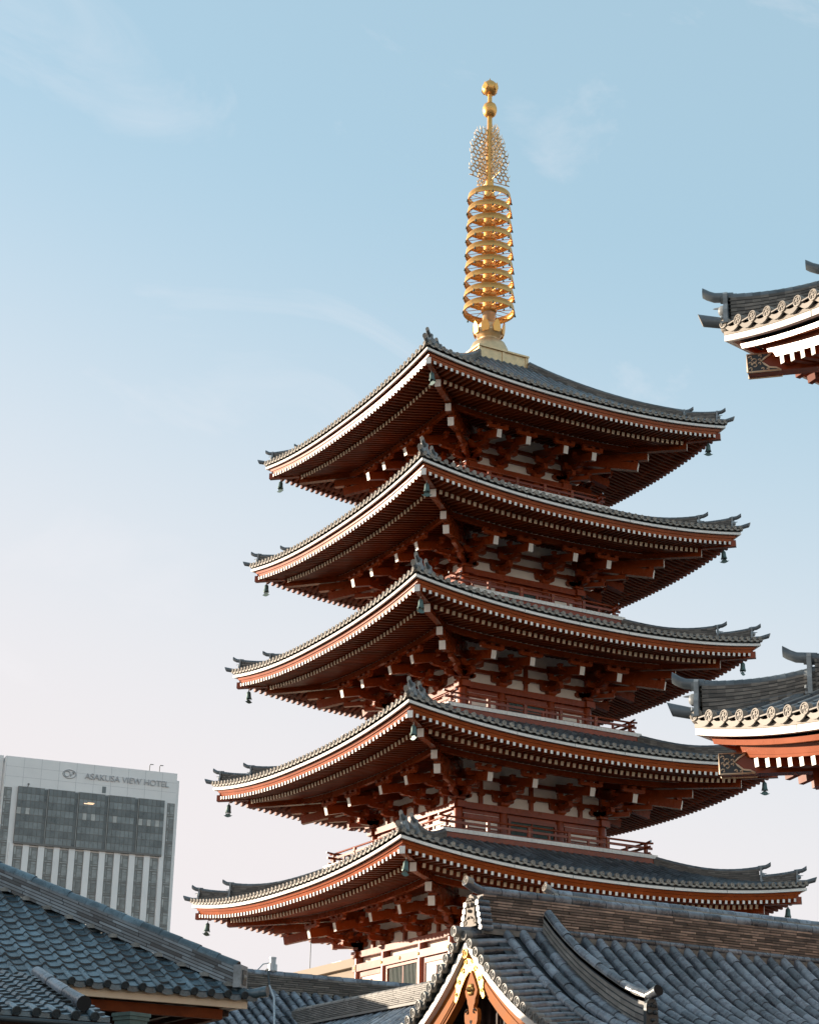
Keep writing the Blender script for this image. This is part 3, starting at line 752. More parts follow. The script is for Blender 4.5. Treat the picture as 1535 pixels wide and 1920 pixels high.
def oni(mb, o, nrm, wd, h, mt='end_plate', mt2=None):
    # demon-faced ridge-end tile: arched slab, brow, eyes, nose, horns, side scrolls
    o = V(o); nrm = V(nrm).normalized(); sx = V((0, 0, 1)).cross(nrm).normalized(); a = wd/2
    poly = [(-a*1.25, 0), (a*1.25, 0), (a*1.2, h*.22), (a*.85, h*.34), (a*.82, h*.75)]+[(a*.82*cos(t), h*.75+h*.25*sin(t)) for t in (.5, 1.0, pi/2, 2.14, 2.64)]+[(-a*.82, h*.75), (-a*.85, h*.34), (-a*1.2, h*.22)]
    mb.prism(poly, o, sx, (0, 0, 1), nrm, wd*.28, mt)
    f = o+nrm*wd*.28
    Xf = lambda x, z, d=0: M.Translation(f+sx*x+V((0, 0, z))+nrm*d) @ nrm.to_track_quat('Z', 'Y').to_matrix().to_4x4()
    g2 = mt2 or mt
    for sg in (-1, 1):
        mb.lathe([(a*.30, 0), (a*.27, a*.2), (a*.12, a*.3), (0, a*.3)], 10, g2, X=Xf(sg*a*.38, h*.66))
        mb.tube([f+sx*sg*a*(.1+.5*t)+V((0, 0, h*(.78+.06*sin(t*pi))))+nrm*a*.12 for t in (0, .33, .66, 1)], a*.13, 6, g2)
        mb.tube([f+sx*sg*a*(1.0+.28*cos(t))+V((0, 0, h*.16+a*.28*sin(t))) for t in [j*pi/3 for j in range(6)]], a*.10, 6, g2)
        mb.tube([f+sx*sg*a*(.15+.35*t)+V((0, 0, h*(.30-.05*t)))+nrm*a*.1 for t in (0, .5, 1)], a*.10, 6, g2)
        mb.lathe([(a*.08, 0), (0, h*.12)], 6, g2, X=M.Translation(f+sx*sg*a*.45+V((0, 0, h*.93))+nrm*a*.05))
    mb.lathe([(a*.22, 0), (a*.18, a*.3), (0, a*.42)], 8, g2, X=Xf(0, h*.48))
    mb.tube([f+V((0, 0, h*.86)), f+V((0, 0, h*.90))+nrm*a*.5], [a*.09, a*.02], 6, g2)

# ------------------------------------------------------------------ right hall (barrel tiles, gable to the left)
X0, YC = -18.72, -30.15
S = lambda q: 5.27-.92*q+.088*q*q
rh = empty('gabled_hall', (-13.5, YC, -1.6), label='gabled hall with barrel-tile roof and orange carved pendant, right foreground', category='hall')
rh_off = V((13.5, -YC, 1.6))
OFF = M.Translation(rh_off)
XE = -7.0
def slope_hall(sgn):
    mb = MB(); ys = [q for q in [.15+.25*i for i in range(19)]]
    pt = lambda x, q, dz=0: (x, YC+sgn*q, S(q)+dz)
    x = -16.617-.322*4; xs = []
    while x < XE: xs.append(x); x += .322
    for x in xs:
        if abs(x+17.4) < .12: continue
        q1 = 4.65
        barrel(mb, [pt(x, q, .03) for q in ys if q <= q1], .098, tl=.36)
    # channels with stepped pans
    x = xs[0]-.161
    q = .15
    while q < 4.6:
        for xx in [a+.161 for a in xs]:
            t = rnd()
            z0, z1 = S(q), S(q+.2)
            vs = [(xx-.08, YC+sgn*q, z0-.02), (xx+.08, YC+sgn*q, z0-.02), (xx+.09, YC+sgn*(q+.2), z1+.012), (xx-.09, YC+sgn*(q+.2), z1+.012), (xx-.09, YC+sgn*(q+.2), z1-.03), (xx+.09, YC+sgn*(q+.2), z1-.03)]
            mb.add(vs, [(0, 1, 2, 3), (3, 2, 5, 4)], 'pan', tint=t)
        q += .2
    n = len(ys)
    vs = [(x, YC+sgn*q, S(q)-.035) for q in ys for x in (X0+.2, XE)]
    mb.add(vs, [(2*i, 2*i+1, 2*i+3, 2*i+2) for i in range(n-1)], 'tile_dark')
    # verge: long round row and short round tiles ending in crests
    mb2 = MB()
    vz = lambda q: S(q)-.10
    barrel(mb2, [(X0+.48, YC+sgn*q, vz(q)+.10) for q in ys], .085, tl=.30)
    vs = [(x, YC+sgn*q, S(q)-dz) for q in ys for x, dz in ((X0+.75, .03), (X0+.35, .08), (X0-.12, .20))]
    mb2.add(vs, [(3*i+k, 3*i+k+1, 3*i+k+4, 3*i+k+3) for i in range(n-1) for k in (0, 1)], 'tile_dark')
    s_ = .12; k = 0
    while s_ < 4.6:
        q = s_; z = vz(q)
        p1 = (X0+.42, YC+sgn*q, z+.03); p0 = (X0-.30, YC+sgn*q, z-.055)
        mb2.tube([p1, (X0+.05, YC+sgn*q, z-.0), p0], [.068, .070, .075], 10, 'barrel', tint=rnd())
        crest(mb2, V(p0)+V((-.02, 0, 0)), (-1, 0, -.05), .086)
        # curved drop tile below to the next crest
        dq = .188
        a = V((X0-.27, YC+sgn*(q+.02), z-.13)); b = V((X0-.27, YC+sgn*(q+dq-.03), vz(q+dq)-.10))
        mid = (a+b)/2+V((0, 0, -.035))
        mb2.tube([a, mid, b], [.022, .03, .018], 6, 'disc')
        vs = [V((X0-.25, YC+sgn*q, z-.09)), V((X0-.25, YC+sgn*(q+dq), vz(q+dq)-.09)), V((X0+.3, YC+sgn*(q+dq), vz(q+dq)-.02)), V((X0+.3, YC+sgn*q, z-.02))]
        mb2.add(vs+[v_-V((0, 0, .035)) for v_ in vs], [(0, 1, 2, 3), (7, 6, 5, 4), (0, 4, 5, 1)], 'pan', tint=rnd())
        s_ += dq
    return mb, mb2
rs = MB(); rv = MB()
for sg in (-1, 1):
    a, b = slope_hall(sg)
    A = MB(); A.merge(a, OFF); A.build('tile_slope', rh)
    B = MB(); B.merge(b, OFF); B.build('verge_tiles', rh)
# main ridge
r = MB(); zt = 5.815
path = [(X0-.02, YC, 5.12), (XE, YC, 5.12)]
r.beam((X0, YC, 5.10), (XE, YC, 5.10), .52, .10, 'mortar')
for k in range(36):
    xx = X0+.33*k
    if xx < XE:
        for sg in (-1, 1): r.tube([(xx+.01, YC+sg*.22, 5.20), (xx+.32, YC+sg*.22, 5.20)], [.055, .062], 8, 'barrel', tint=rnd())
stack(r, [(X0+.04, YC, 5.22), (XE, YC, 5.22)], .34, .54, 11, 'brick_stack', seg=.36, frac=.66)
xx = X0+.1
r.tube([(X0-.22, YC, zt+.145), (X0-.05, YC, zt+.05), (X0+.12, YC, zt+.0), (X0+.3, YC, zt-.01)], [.09, .082, .08, .085], 14, 'barrel', tint=-.2)
crest(r, V((X0-.225, YC, zt+.15)), V((-1, 0, .25)).normalized(), .092, 'tile_face')
while xx < XE:
    r.tube([(xx+.01, YC, zt), (xx+.36, YC, zt)], [.088, .095], 12, 'barrel', tint=rnd()); xx += .37
A = MB(); A.merge(r, OFF); A.build('main_ridge', rh)
r = MB(); oni(r, (X0-.04, YC, 5.18), (-1, 0, 0), .31, .56, 'oni_clay')
for k in range(5):
    for sg in (-1, 1): r.tube([(X0-.12, YC+sg*(.20+.03*k), 5.58-.11*k), (X0+.12, YC+sg*(.20+.03*k), 5.58-.11*k)], .055, 8, 'barrel', tint=rnd())
r.tube([(X0+.3, YC, 5.12), (X0-.1, YC-.01, 5.10), (X0-.42, YC+.02, 5.08)], .085, 12, 'barrel'); crest(r, V((X0-.44, YC+.02, 5.08)), (-1, 0, 0), .095)
A = MB(); A.merge(r, OFF); A.build('demon_tile', rh)
# descending ridge
XK = -17.42
kt = [(.28, 5.60), (.6, 5.32), (.95, 5.05), (1.35, 4.78), (1.75, 4.55), (2.15, 4.34), (2.55, 4.14), (2.95, 3.97), (3.2, 3.90)]
for sgn in (-1, 1):
    r = MB()
    for k in range(6):
        f0, f1 = k/6, (k+.74)/6
        for i in range(len(kt)-1):
            (qa, za), (qb, zb_) = kt[i], kt[i+1]; ba, bb = S(qa)-.02, S(qb)-.02
            za -= .085; zb_ -= .085; ww = .24-.012*k
            vs = []
            for (q, z, b) in ((qa, za, ba), (qb, zb_, bb)):
                for sx, fr in ((-1, f0), (1, f0), (1, f1), (-1, f1)): vs.append((XK+sx*ww/2, YC+sgn*q, b+(z-b)*fr))
            r.add(vs, [(0, 1, 5, 4), (1, 2, 6, 5), (2, 3, 7, 6), (3, 0, 4, 7), (4, 5, 6, 7), (0, 3, 2, 1)], 'stack_light', tint=rnd())
    for i in range(len(kt)-1):
        (qa, za), (qb, zb_) = kt[i], kt[i+1]
        vs = [(XK+sx*.09, YC+sgn*q, z) for (q, z0, z1) in ((qa, S(qa)-.05, za-.12), (qb, S(qb)-.05, zb_-.12)) for sx, z in ((-1, z0), (1, z0), (1, z1), (-1, z1))]
        r.add(vs, [(0, 1, 5, 4), (1, 2, 6, 5), (2, 3, 7, 6), (3, 0, 4, 7)], 'tile_dark')
    barrel(r, [(XK, YC+sgn*q, z-.095) for q, z in kt], .082, tl=.36, n=10)
    q, z = kt[-1]
    r.tube([(XK, YC+sgn*(q-.15), z-.085), (XK, YC+sgn*(q+.05), z-.07), (XK, YC+sgn*(q+.26), z-.02)], [.08, .08, .092], 14, 'barrel', tint=-.3, capm='void')
    A = MB(); A.merge(r, OFF); dr = A.build('descending_ridge', rh)
    r = MB(); oni(r, (XK, YC+sgn*(q+.0), S(q)-.12), (0, sgn, 0), .28, z-.12-S(q)+.12, 'dark_metal', 'dark_metal')
    A = MB(); A.merge(r, OFF); A.build('demon_tile', dr)
# bargeboards, gable
def bq(q): return 4.86-1.02*q+.135*q*q
for sgn in (-1, 1):
    r = MB(); qs = [.0+.2*i for i in range(17)]
    def band(x0, x1, lo, hi, mt):
        secs = []
        for q in qs: secs.append([(x0, YC+sgn*q, bq(q)+lo), (x0, YC+sgn*q, bq(q)+hi), (x1, YC+sgn*q, bq(q)+hi), (x1, YC+sgn*q, bq(q)+lo)])
        r.sweep(secs, mt)
    band(X0-.21, X0+.05, -.03, .10, 'white_paint')
    band(X0-.10, X0+.05, -.38, -.032, 'ochre_wood')
    band(X0-.115, X0-.09, -.34, -.20, 'ochre_wood')
    band(X0-.08, X0+.06, -.44, -.382, 'ochre_wood')
    A = MB(); A.merge(r, OFF); bo = A.build('bargeboard', rh)
    # gilt fitting at the apex
    r = MB(); poly = [(0, -.02), (.0, -.42), (.14, -.52), (.26, -.66), (.34, -.80), (.44, -.92), (.50, -.88), (.44, -.70), (.47, -.62), (.41, -.56), (.40, -.44), (.28, -.30), (.12, -.12)]
    poly = [(p[0], p[1]+.0) for p in poly]
    pts = []
    r.prism([(sgn*a, b) for a, b in poly], (X0-.135, YC, bq(0)-.02), (0, 1, 0), (0, 0, 1), (1, 0, 0), .015, 'gold_leaf')
    for (a, b, rr) in ((.10, -.28, .05), (.2, -.42, .06), (.33, -.6, .05), (.42, -.8, .04)):
        r.tube([(X0-.14, YC+sgn*(a+rr*cos(t)*(1-t*.12)), bq(0)+b+rr*sin(t)*(1-t*.12)) for t in [j*.8 for j in range(8)]], .012, 5, 'gold_leaf')
    A = MB(); A.merge(r, OFF); A.build('gilt_fitting', bo)
r = MB(); crest(r, V((X0-.22, YC-.0, bq(0)-.14)), (-1, 0, 0), .085, 'gold_leaf'); A = MB(); A.merge(r, OFF); A.build('gilt_crest', rh)
r = MB()  # gable infill recessed, and lattice
xg = X0+.5
r.add([(xg, YC-4.2, .2), (xg, YC+4.2, .2), (xg, YC+4.2, bq(3.2)-.3), (xg, YC+3.2, bq(3.2)-.1), (xg, YC, 4.9), (xg, YC-3.2, bq(3.2)-.1), (xg, YC-4.2, bq(3.2)-.3)], [(0, 1, 2, 3, 4, 5, 6)], 'wood_dark')
for k in range(-14, 15): r.box((xg-.05, YC+k*.24, 2.9), (.06, .05, 2.6-abs(k)*.16), 'wood_dark')
r.box((xg-.12, YC, 2.2), (.2, 6.5, .3), 'vermilion')
A = MB(); A.merge(r, OFF); A.build('gable_wall', rh)
r = MB()  # pendant
half = [(0, .42), (.10, .26), (.20, .08), (.175, .0), (.13, -.06), (.12, -.13), (.085, -.17), (.075, -.24), (.10, -.27), (.115, -.24), (.15, -.21), (.195, -.24), (.215, -.32), (.205, -.42), (.16, -.50), (.13, -.56), (.10, -.64), (0, -.72)]
poly = half+[(-a, b) for a, b in half[-2:0:-1]]
YP = YC-.12
r.prism(poly, (X0-.17, YP, 4.0), (0, 1, 0), (0, 0, 1), (1, 0, 0), .075, 'ochre_wood')
for sg in (-1, 1): r.tube([(X0-.18, YP+sg*(.12+.05*cos(t)*(1-t*.1)), 4.02-.29+.05*sin(t)*(1-t*.1)) for t in [j*.8 for j in range(7)]], .012, 5, 'void')
r.prism([(0, -.045), (-.04, .0), (-.035, .03), (-.015, .035), (0, .02), (.015, .035), (.035, .03), (.04, 0)], (X0-.173, YP, 3.56), (0, 1, 0), (0, 0, 1), (1, 0, 0), .01, 'void')
A = MB(); A.merge(r, OFF); gy = A.build('pendant', rh)
r = MB()
for k in range(6):
    a = k*pi/3; r.lathe([(.045, 0), (.04, .02), (0, .03)], 8, 'gold_leaf', X=M.Translation((X0-.18, YP+.055*cos(a), 4.10+.065*sin(a))) @ M.Rotation(-pi/2, 4, 'Y'))
r.lathe([(.05, 0), (.04, .05), (0, .09)], 10, 'gold_leaf', X=M.Translation((X0-.19, YP, 4.10)) @ M.Rotation(-pi/2, 4, 'Y'))
A = MB(); A.merge(r, OFF); A.build('gilt_flower', gy)
r = MB(); r.box((-12.5, YC, .3), (11.0, 6.4, 3.8), 'plaster')
A = MB(); A.merge(r, OFF); A.build('walls', rh)

# ------------------------------------------------------------------ rear hall ridge beyond it
def simple_hall(nm, lab, x0, x1, yc, zt, hr, slope, wd, spacing, mtstack, run=4.0, endcap=True, sides=(-1, 1), rb=.088, pans=True):
    o = empty(nm, ((x0+x1)/2, yc, -1.6), label=lab, category='hall'); OF = M.Translation((-(x0+x1)/2, -yc, 1.6))
    zb = zt-.10-hr
    for sg in sides:
        mb = MB(); x = x0+.15
        zz = lambda q: zb+.02-slope*q+.02*q*q
        while x < x1:
            barrel(mb, [(x, yc+sg*q, zz(q)) for q in [.12+run*i/8 for i in range(9)]], rb, tl=.36)
            if pans and sg == sides[0]:
                q = .1
                while q < run:
                    xx = x+spacing/2
                    mb.add([(xx-.09, yc+sg*q, zz(q)-.05), (xx+.09, yc+sg*q, zz(q)-.05), (xx+.09, yc+sg*(q+.2), zz(q+.2)-.018), (xx-.09, yc+sg*(q+.2), zz(q+.2)-.018), (xx-.09, yc+sg*(q+.2), zz(q+.2)-.06), (xx+.09, yc+sg*(q+.2), zz(q+.2)-.06)], [(0, 1, 2, 3), (3, 2, 5, 4)], 'pan', tint=rnd()+.3)
                    q += .2
            x += spacing
        vs = [(x, yc+sg*q, zz(q)-.07) for q in [run*i/8 for i in range(9)] for x in (x0, x1)]
        mb.add(vs, [(2*i, 2*i+1, 2*i+3, 2*i+2) for i in range(8)], 'tile_dark')
        A = MB(); A.merge(mb, OF); A.build('tile_slope', o)
    r = MB(); lay = max(3, int(hr/.05)); stack(r, [(x0, yc, zb), (x1, yc, zb)], wd, hr, lay, mtstack, seg=.4)
    x = x0
    while x < x1: r.tube([(x+.01, yc, zt-.1), (x+.38, yc, zt-.1)], [.10, .108], 10, 'barrel', tint=rnd()); x += .39
    x = x0+.1
    while x < x1:
        for sg in (-1, 1): r.lathe([(.13, -.02), (.12, .05), (0, .06)], 8, 'mortar', X=M.Translation((x+spacing/2, yc+sg*.05, zb-.06)))
        x += spacing
    if endcap:
        r.tube([(x0-.30, yc, zt+.02), (x0-.1, yc, zt-.07), (x0+.1, yc, zt-.1)], [.095, .085, .085], 12, 'barrel'); crest(r, V((x0-.31, yc, zt+.025)), V((-1, 0, .3)).normalized(), .095, 'tile_face')
        oni(r, (x0-.02, yc, zb), (-1, 0, 0), .36, hr+.02, 'tile_face')
    A = MB(); A.merge(r, OF); A.build('ridge', o)
    b = MB(); b.box(((x0+x1)/2, yc, (zb-.1-slope*run*.55-1.6)/2), (x1-x0-.8, run*1.1, zb-.1-slope*run*.55+1.6), 'plaster'); A = MB(); A.merge(b, OF); A.build('walls', o)
    return o
simple_hall('rear_hall', 'hall behind the right foreground roof, only its blue tiled ridge showing', -11.9, 2.0, -22.4, 7.62, .34, .6, .3, .32, 'stack_light', run=3.0)

# ------------------------------------------------------------------ middle halls
simple_hall('barrel_tiled_hall', 'low hall between the foreground roofs, dark ridge running level below the pagoda', -22.0, -6.0, -17.1, 6.00, .36, .62, .26, .283, 'tile_stack', run=4.2, endcap=False)
# its wing: ridge towards the camera
wing = empty('roof_wing', (-16.4, -22.4, -1.6), label='cross wing with weathered light grey ridge and fine ribbed tiles beside the orange gable', category='hall')
OW = M.Translation((16.4, 22.4, 1.6))
XW, ya, yb, zw = -16.4, -18.43, -26.4, 5.0
r = MB(); stack(r, [(XW, ya, zw-.38), (XW, yb, zw-.38)], .28, .34, 9, 'stack_light', seg=.3, frac=.6)
y = ya
while y > yb: r.tube([(XW, y, zw-.05), (XW, y-.30, zw-.05)], [.07, .075], 8, 'stack_light', tint=rnd()); y -= .31
r.beam((XW, ya, zw-.40), (XW, yb, zw-.40), .40, .05, 'stack_light')
A = MB(); A.merge(r, OW); A.build('ridge', wing)
for sg in (-1, 1):
    r = MB(); y = ya-.05
    zz = lambda q: zw-.42-.60*q
    while y > yb:
        q0 = .12
        # rows meet the valley of the main roof
        q1 = 4.0
        barrel(r, [(XW+sg*(q0+(q1-q0)*i/6), y, zz(q0+(q1-q0)*i/6)) for i in range(7)], .07, tl=.34, n=6); y -= .205
    r.add([(XW, ya, zz(0)-.05), (XW, yb, zz(0)-.05), (XW+sg*4, yb, zz(4)-.05), (XW+sg*4, ya, zz(4)-.05)], [(0, 1, 2, 3)], 'tile_dark')
    A = MB(); A.merge(r, OW); A.build('tile_slope', wing)
r = MB(); r.box((XW, (ya+yb)/2-.2, .5), (5, abs(ya-yb)-1, 4.4), 'plaster'); A = MB(); A.merge(r, OW); A.build('walls', wing)
# pipe on the ridge and rod down the slope
p = MB(); p.tube([(0, 0, 0), (0, 0, .30)], .075, 12, 'steel'); p.tube([(0, 0, .30), (0, 0, .34)], .085, 12, 'steel'); p.tube([(0, 0, .02), (0, 0, .16), (.0, 0, .17)], .11, 12, 'steel'); p.tube([(-.42, 0, -.02), (-.25, 0, .16), (0, 0, .22)], .015, 6, 'steel')
p.build('vent_pipe', loc=(-16.42, -17.1, 5.98), label='short pale vent pipe standing on the level ridge with a curved stay', category='vent pipe')
p = MB(); p.tube([(0, 0, 0), (-.02, -.3, .06), (-.05, -.5, -.35)], .022, 6, 'dark_metal'); p.tube([(-.05, -.5, -.35), (-.2, -1.1, -.7), (-.75, -2.35, -1.6)], .028, 6, 'steel')
p.build('lightning_conductor', loc=(-16.62, -17.0, 5.95), label='thin pale conductor rod bent over the level ridge and down its tiles', category='conductor')

# ------------------------------------------------------------------ left hall: wavy tiles, hip to the right
cx_, cy_, ze = -23.56, -31.63, 3.50
lh = empty('hip_roofed_hall', (-28, -27, -1.6), label='left foreground hall with hipped wavy-tile roof above a cream and red fascia', category='hall')
OL = M.Translation((28, 27, 1.6)); SL = .56
def wavy(mb, x0, x1, y0, z0, sl, rows, pitch, step, clip=None, rot=None):
    n = int((x1-x0)/pitch)
    prof = [(0, .0), (.07, .030), (.15, .042), (.23, .030), (.31, .004), (.48, -.014), (.66, -.016), (.84, -.008), (1.0, .0)]
    for j in range(rows):
        ya_, yb_ = y0+step*j, y0+step*(j+1)+.03
        for i in range(n):
            xa = x1-pitch*(i+1); xm = xa+pitch*.5
            if clip and not clip(xm, (ya_+yb_)/2): continue
            t = rnd(); dz = rnd(-.006, .006); vs = []
            for (y, lift) in ((ya_, .034), (ya_+.012, .036), (yb_, .004)):
                for (u, h) in prof: vs.append((xa+u*pitch, y, z0+(y-y0)*sl+h+lift+dz))
            for (u, h) in prof: vs.append((xa+u*pitch, ya_+.004, z0+(ya_-y0)*sl+h-.004+dz))
            k = len(prof)
            mb.add(vs, [(r0*k+q, r0*k+q+1, (r0+1)*k+q+1, (r0+1)*k+q) for r0 in (0, 1) for q in range(k-1)], 'wavy', tint=t, smooth=True)
            mb.add(vs, [(3*k+q, 3*k+q+1, q+1, q) for q in range(k-1)], 'tile_dark')
r = MB()
wavy(r, -33.2, cx_+.05, cy_, ze, SL, 21, .277, .205, clip=lambda x, y: y-cy_ < (cx_-x)+.12)
r.add([(-34, cy_+.02, ze-.02), (cx_, cy_+.02, ze-.02), (cx_-4.3, cy_+4.3, ze-.02+4.3*SL), (-34, cy_+4.3, ze-.02+4.3*SL)], [(0, 1, 2, 3)], 'tile_dark')
for i in range(35):
    x = cx_+.05-.277*(i+1)+.04
    r.tube([(x, cy_+.25, ze+.15), (x, cy_-.03, ze+.012)], [.048, .058], 10, 'wavy', tint=rnd())
    r.lathe([(.060, -.01), (.060, .012), (.045, .014), (.04, .004), (0, .006)], 14, 'dark_metal', X=M.Translation((x, cy_-.035, ze+.012)) @ M.Rotation(pi/2+.35, 4, 'X'), smooth=False)
    up, lo = [], []
    for q in range(6): a = q/5; up.append((x+.05+.18*a, -.018*sin(pi*a)+.02)); lo.append((x+.05+.18*a, -.018*sin(pi*a)-.055))
    r.prism(lo+up[::-1], (0, cy_-.005, ze), (1, 0, 0), (0, 0, 1), (0, 1, 0), .03, 'wavy', tint=rnd()-.5)
A = MB(); A.merge(r, OL); A.build('tile_slope', lh)
r = MB()  # east slope
for q in range(21):
    d = .205*q; n_ = 20
    z = ze+d*SL
    r.add([(cx_-d, cy_+d, z+.03), (cx_-d, cy_+9, z+.03), (cx_-d-.235, cy_+9, z+.135), (cx_-d-.235, cy_+d+.23, z+.135), (cx_-d, cy_+d, z-.01), (cx_-d, cy_+9, z-.01)], [(0, 1, 2, 3), (4, 5, 1, 0)], 'wavy', tint=rnd())
A = MB(); A.merge(r, OL); A.build('tile_slope', lh)
# hip ridge
r = MB(); hp = [(cx_-d, cy_+d, ze+.03+d*SL) for d in (.22, 1.2, 2.4, 3.6, 4.35)]
nrm = V((1, 1, 0)).normalized()
P0 = [V(p) for p in hp]
d = .3
while d < 4.3:   # mortar lumps under the stack
    r.lathe([(.12, -.05), (.10, .0), (.05, .035), (0, .04)], 8, 'mortar', X=M.Translation((cx_-d-.04, cy_+d-.06, ze+d*SL+.03))); d += .2775/1.0
path = [p+V((0, 0, -.01)) for p in P0]
stack(r, path[::-1], .27, .31, 6, 'ridge_flat', seg=.5, frac=.72)
barrel(r, [tuple(p+V((0, 0, .30))) for p in path[::-1]], .105, 'wavy', tl=.34, n=9)
e = path[0]; dg = V((1, -1, -SL)).normalized()
r.box((0, 0, 0), (.30, .12, .34), 'end_plate', X=M.Translation(e+V((.04, -.04, .16))) @ RZ(pi/4))
r.box((0, -.065, 0), (.17, .02, .22), 'dark_metal', X=M.Translation(e+V((.04, -.04, .15))) @ RZ(pi/4))
r.lathe([(.05, 0), (.03, .03), (0, .04)], 8, 'tile_face', X=M.Translation(e+V((.09, -.09, .15))) @ V((1, -1, 0)).to_track_quat('Z', 'Y').to_matrix().to_4x4())
r.tube([e+V((-.15, .15, .02)), e+V((.15, -.15, -.10)), e+V((.36, -.36, -.06))], [.07, .07, .085], 12, 'wavy', capm='dark_metal')
A = MB(); A.merge(r, OL); A.build('hip_ridge', lh)
r = MB()
r.box((-28.6, cy_+.16, ze-.10), (9.9+.05, .08, .14), 'cream_paint'); r.box((cx_-.18, cy_+4.7, ze-.10), (.08, 9.0, .14), 'plaster')
r.box((-28.6, cy_+.23, ze-.03), (9.9, .03, .16), 'wood_dark'); r.box((-28.6, cy_+2.0, ze+.3), (8.0, .05, .9), 'wood_dark')  # unseen blocker boards behind the fascia, added to stop sun leaking under the tiles
A = MB(); A.merge(r, OL); A.build('fascia', lh)
r = MB(); r.box((-28.9, cy_+.36, ze-.26), (9.9, .12, .15), 'red_wood'); r.box((cx_-.42, cy_+4.9, ze-.26), (.12, 9.0, .15), 'red_wood')
A = MB(); A.merge(r, OL); A.build('eave_beam', lh)
r = MB(); r.box((-28.9, cy_+4.9, ze-.15), (9.9, 9.2, .03), 'wood_dark')
for k in range(28): r.box((-33.5+.36*k, cy_+1.35, ze-.21), (.09, 1.6, .09), 'wood_dark')
r.box((-29.6, cy_+5.4, .9), (9.6, 8, 5.0), 'wood_dark')
A = MB(); A.merge(r, OL); A.build('walls', lh)
# small lower roof in front
sr = empty('porch_roof', (-30, -34, -1.6), label='small lower tiled roof with one round descending ridge at the bottom left corner', category='roof')
OS = M.Translation((30, 34, 1.6)); r = MB(); ss = .325
vx = lambda y: -27.30
wavy(r, -33.2, -27.28, -35.36, 2.60, ss, 12, .255, .19)
r.add([(-33.4, -35.34, 2.58), (-27.3, -35.34, 2.58), (-27.3, -33.1, 3.31), (-33.4, -33.1, 3.31)], [(0, 1, 2, 3)], 'tile_dark')
for i in range(22):
    x = -27.28-.255*(i+1)+.04
    r.tube([(x, -35.15, 2.70), (x, -35.39, 2.615)], [.045, .056], 10, 'wavy', tint=rnd())
    r.lathe([(.060, -.01), (.060, .012), (.045, .014), (.04, .004), (0, .006)], 14, 'dark_metal', X=M.Translation((x, -35.40, 2.615)) @ M.Rotation(pi/2+.35, 4, 'X'), smooth=False)
    r.box((x+.13, -35.34, 2.585), (.17, .04, .055), 'wavy', tint=-.5)
A = MB(); A.merge(r, OS); A.build('tile_slope', sr)
r = MB(); barrel(r, [(-27.60, -33.3, 3.37), (-27.60, -34.2, 3.08), (-27.60, -35.22, 2.79)], .085, 'barrel', tl=.62, n=10); r.tube([(-27.60, -35.0, 2.84), (-27.60, -35.25, 2.78)], [.085, .10], 12, 'barrel', capm='void')
A = MB(); A.merge(r, OS); A.build('descending_ridge', sr)
r = MB(); r.box((-30.4, -35.25, 2.53), (6.3, .10, .07), 'wood_dark'); r.box((-30.5, -34.3, 2.35), (5.9, 1.7, .12), 'wood_dark'); r.box((-30.6, -33.9, .4), (5.2, .6, 4.0), 'wood_dark'); r.tube([(-33.5, -35.47, 2.50), (-27.3, -35.47, 2.50)], .035, 8, 'dark_metal')
A = MB(); A.merge(r, OS); A.build('walls', sr)
# lantern-like post cap
pc = MB()
for (a, z0, z1, mt) in ((.30, .0, .05, 'bronze'), (.27, -.05, 0, 'bronze'), (.235, -.11, -.05, 'bronze'), (.20, -.17, -.11, 'bronze'), (.17, -4.3, -.17, 'bronze')): pc.box((0, 0, (z0+z1)/2), (a+.08, a+.08, z1-z0-.002), mt)
pc.build('post_with_cap', loc=(-26.35, -33.7, 2.83), rz=.35, label='grey-green post with stepped square cap under the left hall eave', category='post')

# ------------------------------------------------------------------ hotel
hz = math.atan2(-.1305, .9914)
ho = empty('hotel_tower', (87.016, 342.67, -1.6), hz, label='pale grey hotel block with dark glass upper floors and lettered parapet', category='hotel')
HT = 100.26  # height of the parapet above the base
h = MB()
h.box((19.35, 9, HT/2), (38.7, 18, HT), 'hotel_wall'); h.box((19.7, 9.6, (HT-1.3)/2), (39.8, 16.5, HT-1.3), 'hotel_wall')
h.box((-9.8, 10.2, (HT+.25)/2), (19, 18, HT+.25), 'hotel_wall')
for z in (1.6, 3.2, 4.8, 6.4): h.box((19.35, -.01, HT-z), (38.7, .03, .05), 'hotel_frame', tint=-.5) if 0 else None
A = h.build('wall', ho)
# panel joints on the parapet
j = MB()
for x in [3.9*k for k in range(10)]: j.box((x+.2, -.012, HT-3.2), (.05, .03, 6.4), 'hotel_letter')
for z in (2.2, 4.4): j.box((19.35, -.012, HT-z), (38.6, .03, .04), 'hotel_letter')
for z in range(24, 90, 4): j.box((19.35, -.012, HT-z), (38.6, .03, .04), 'hotel_letter')
j.build('panel_joints', ho)
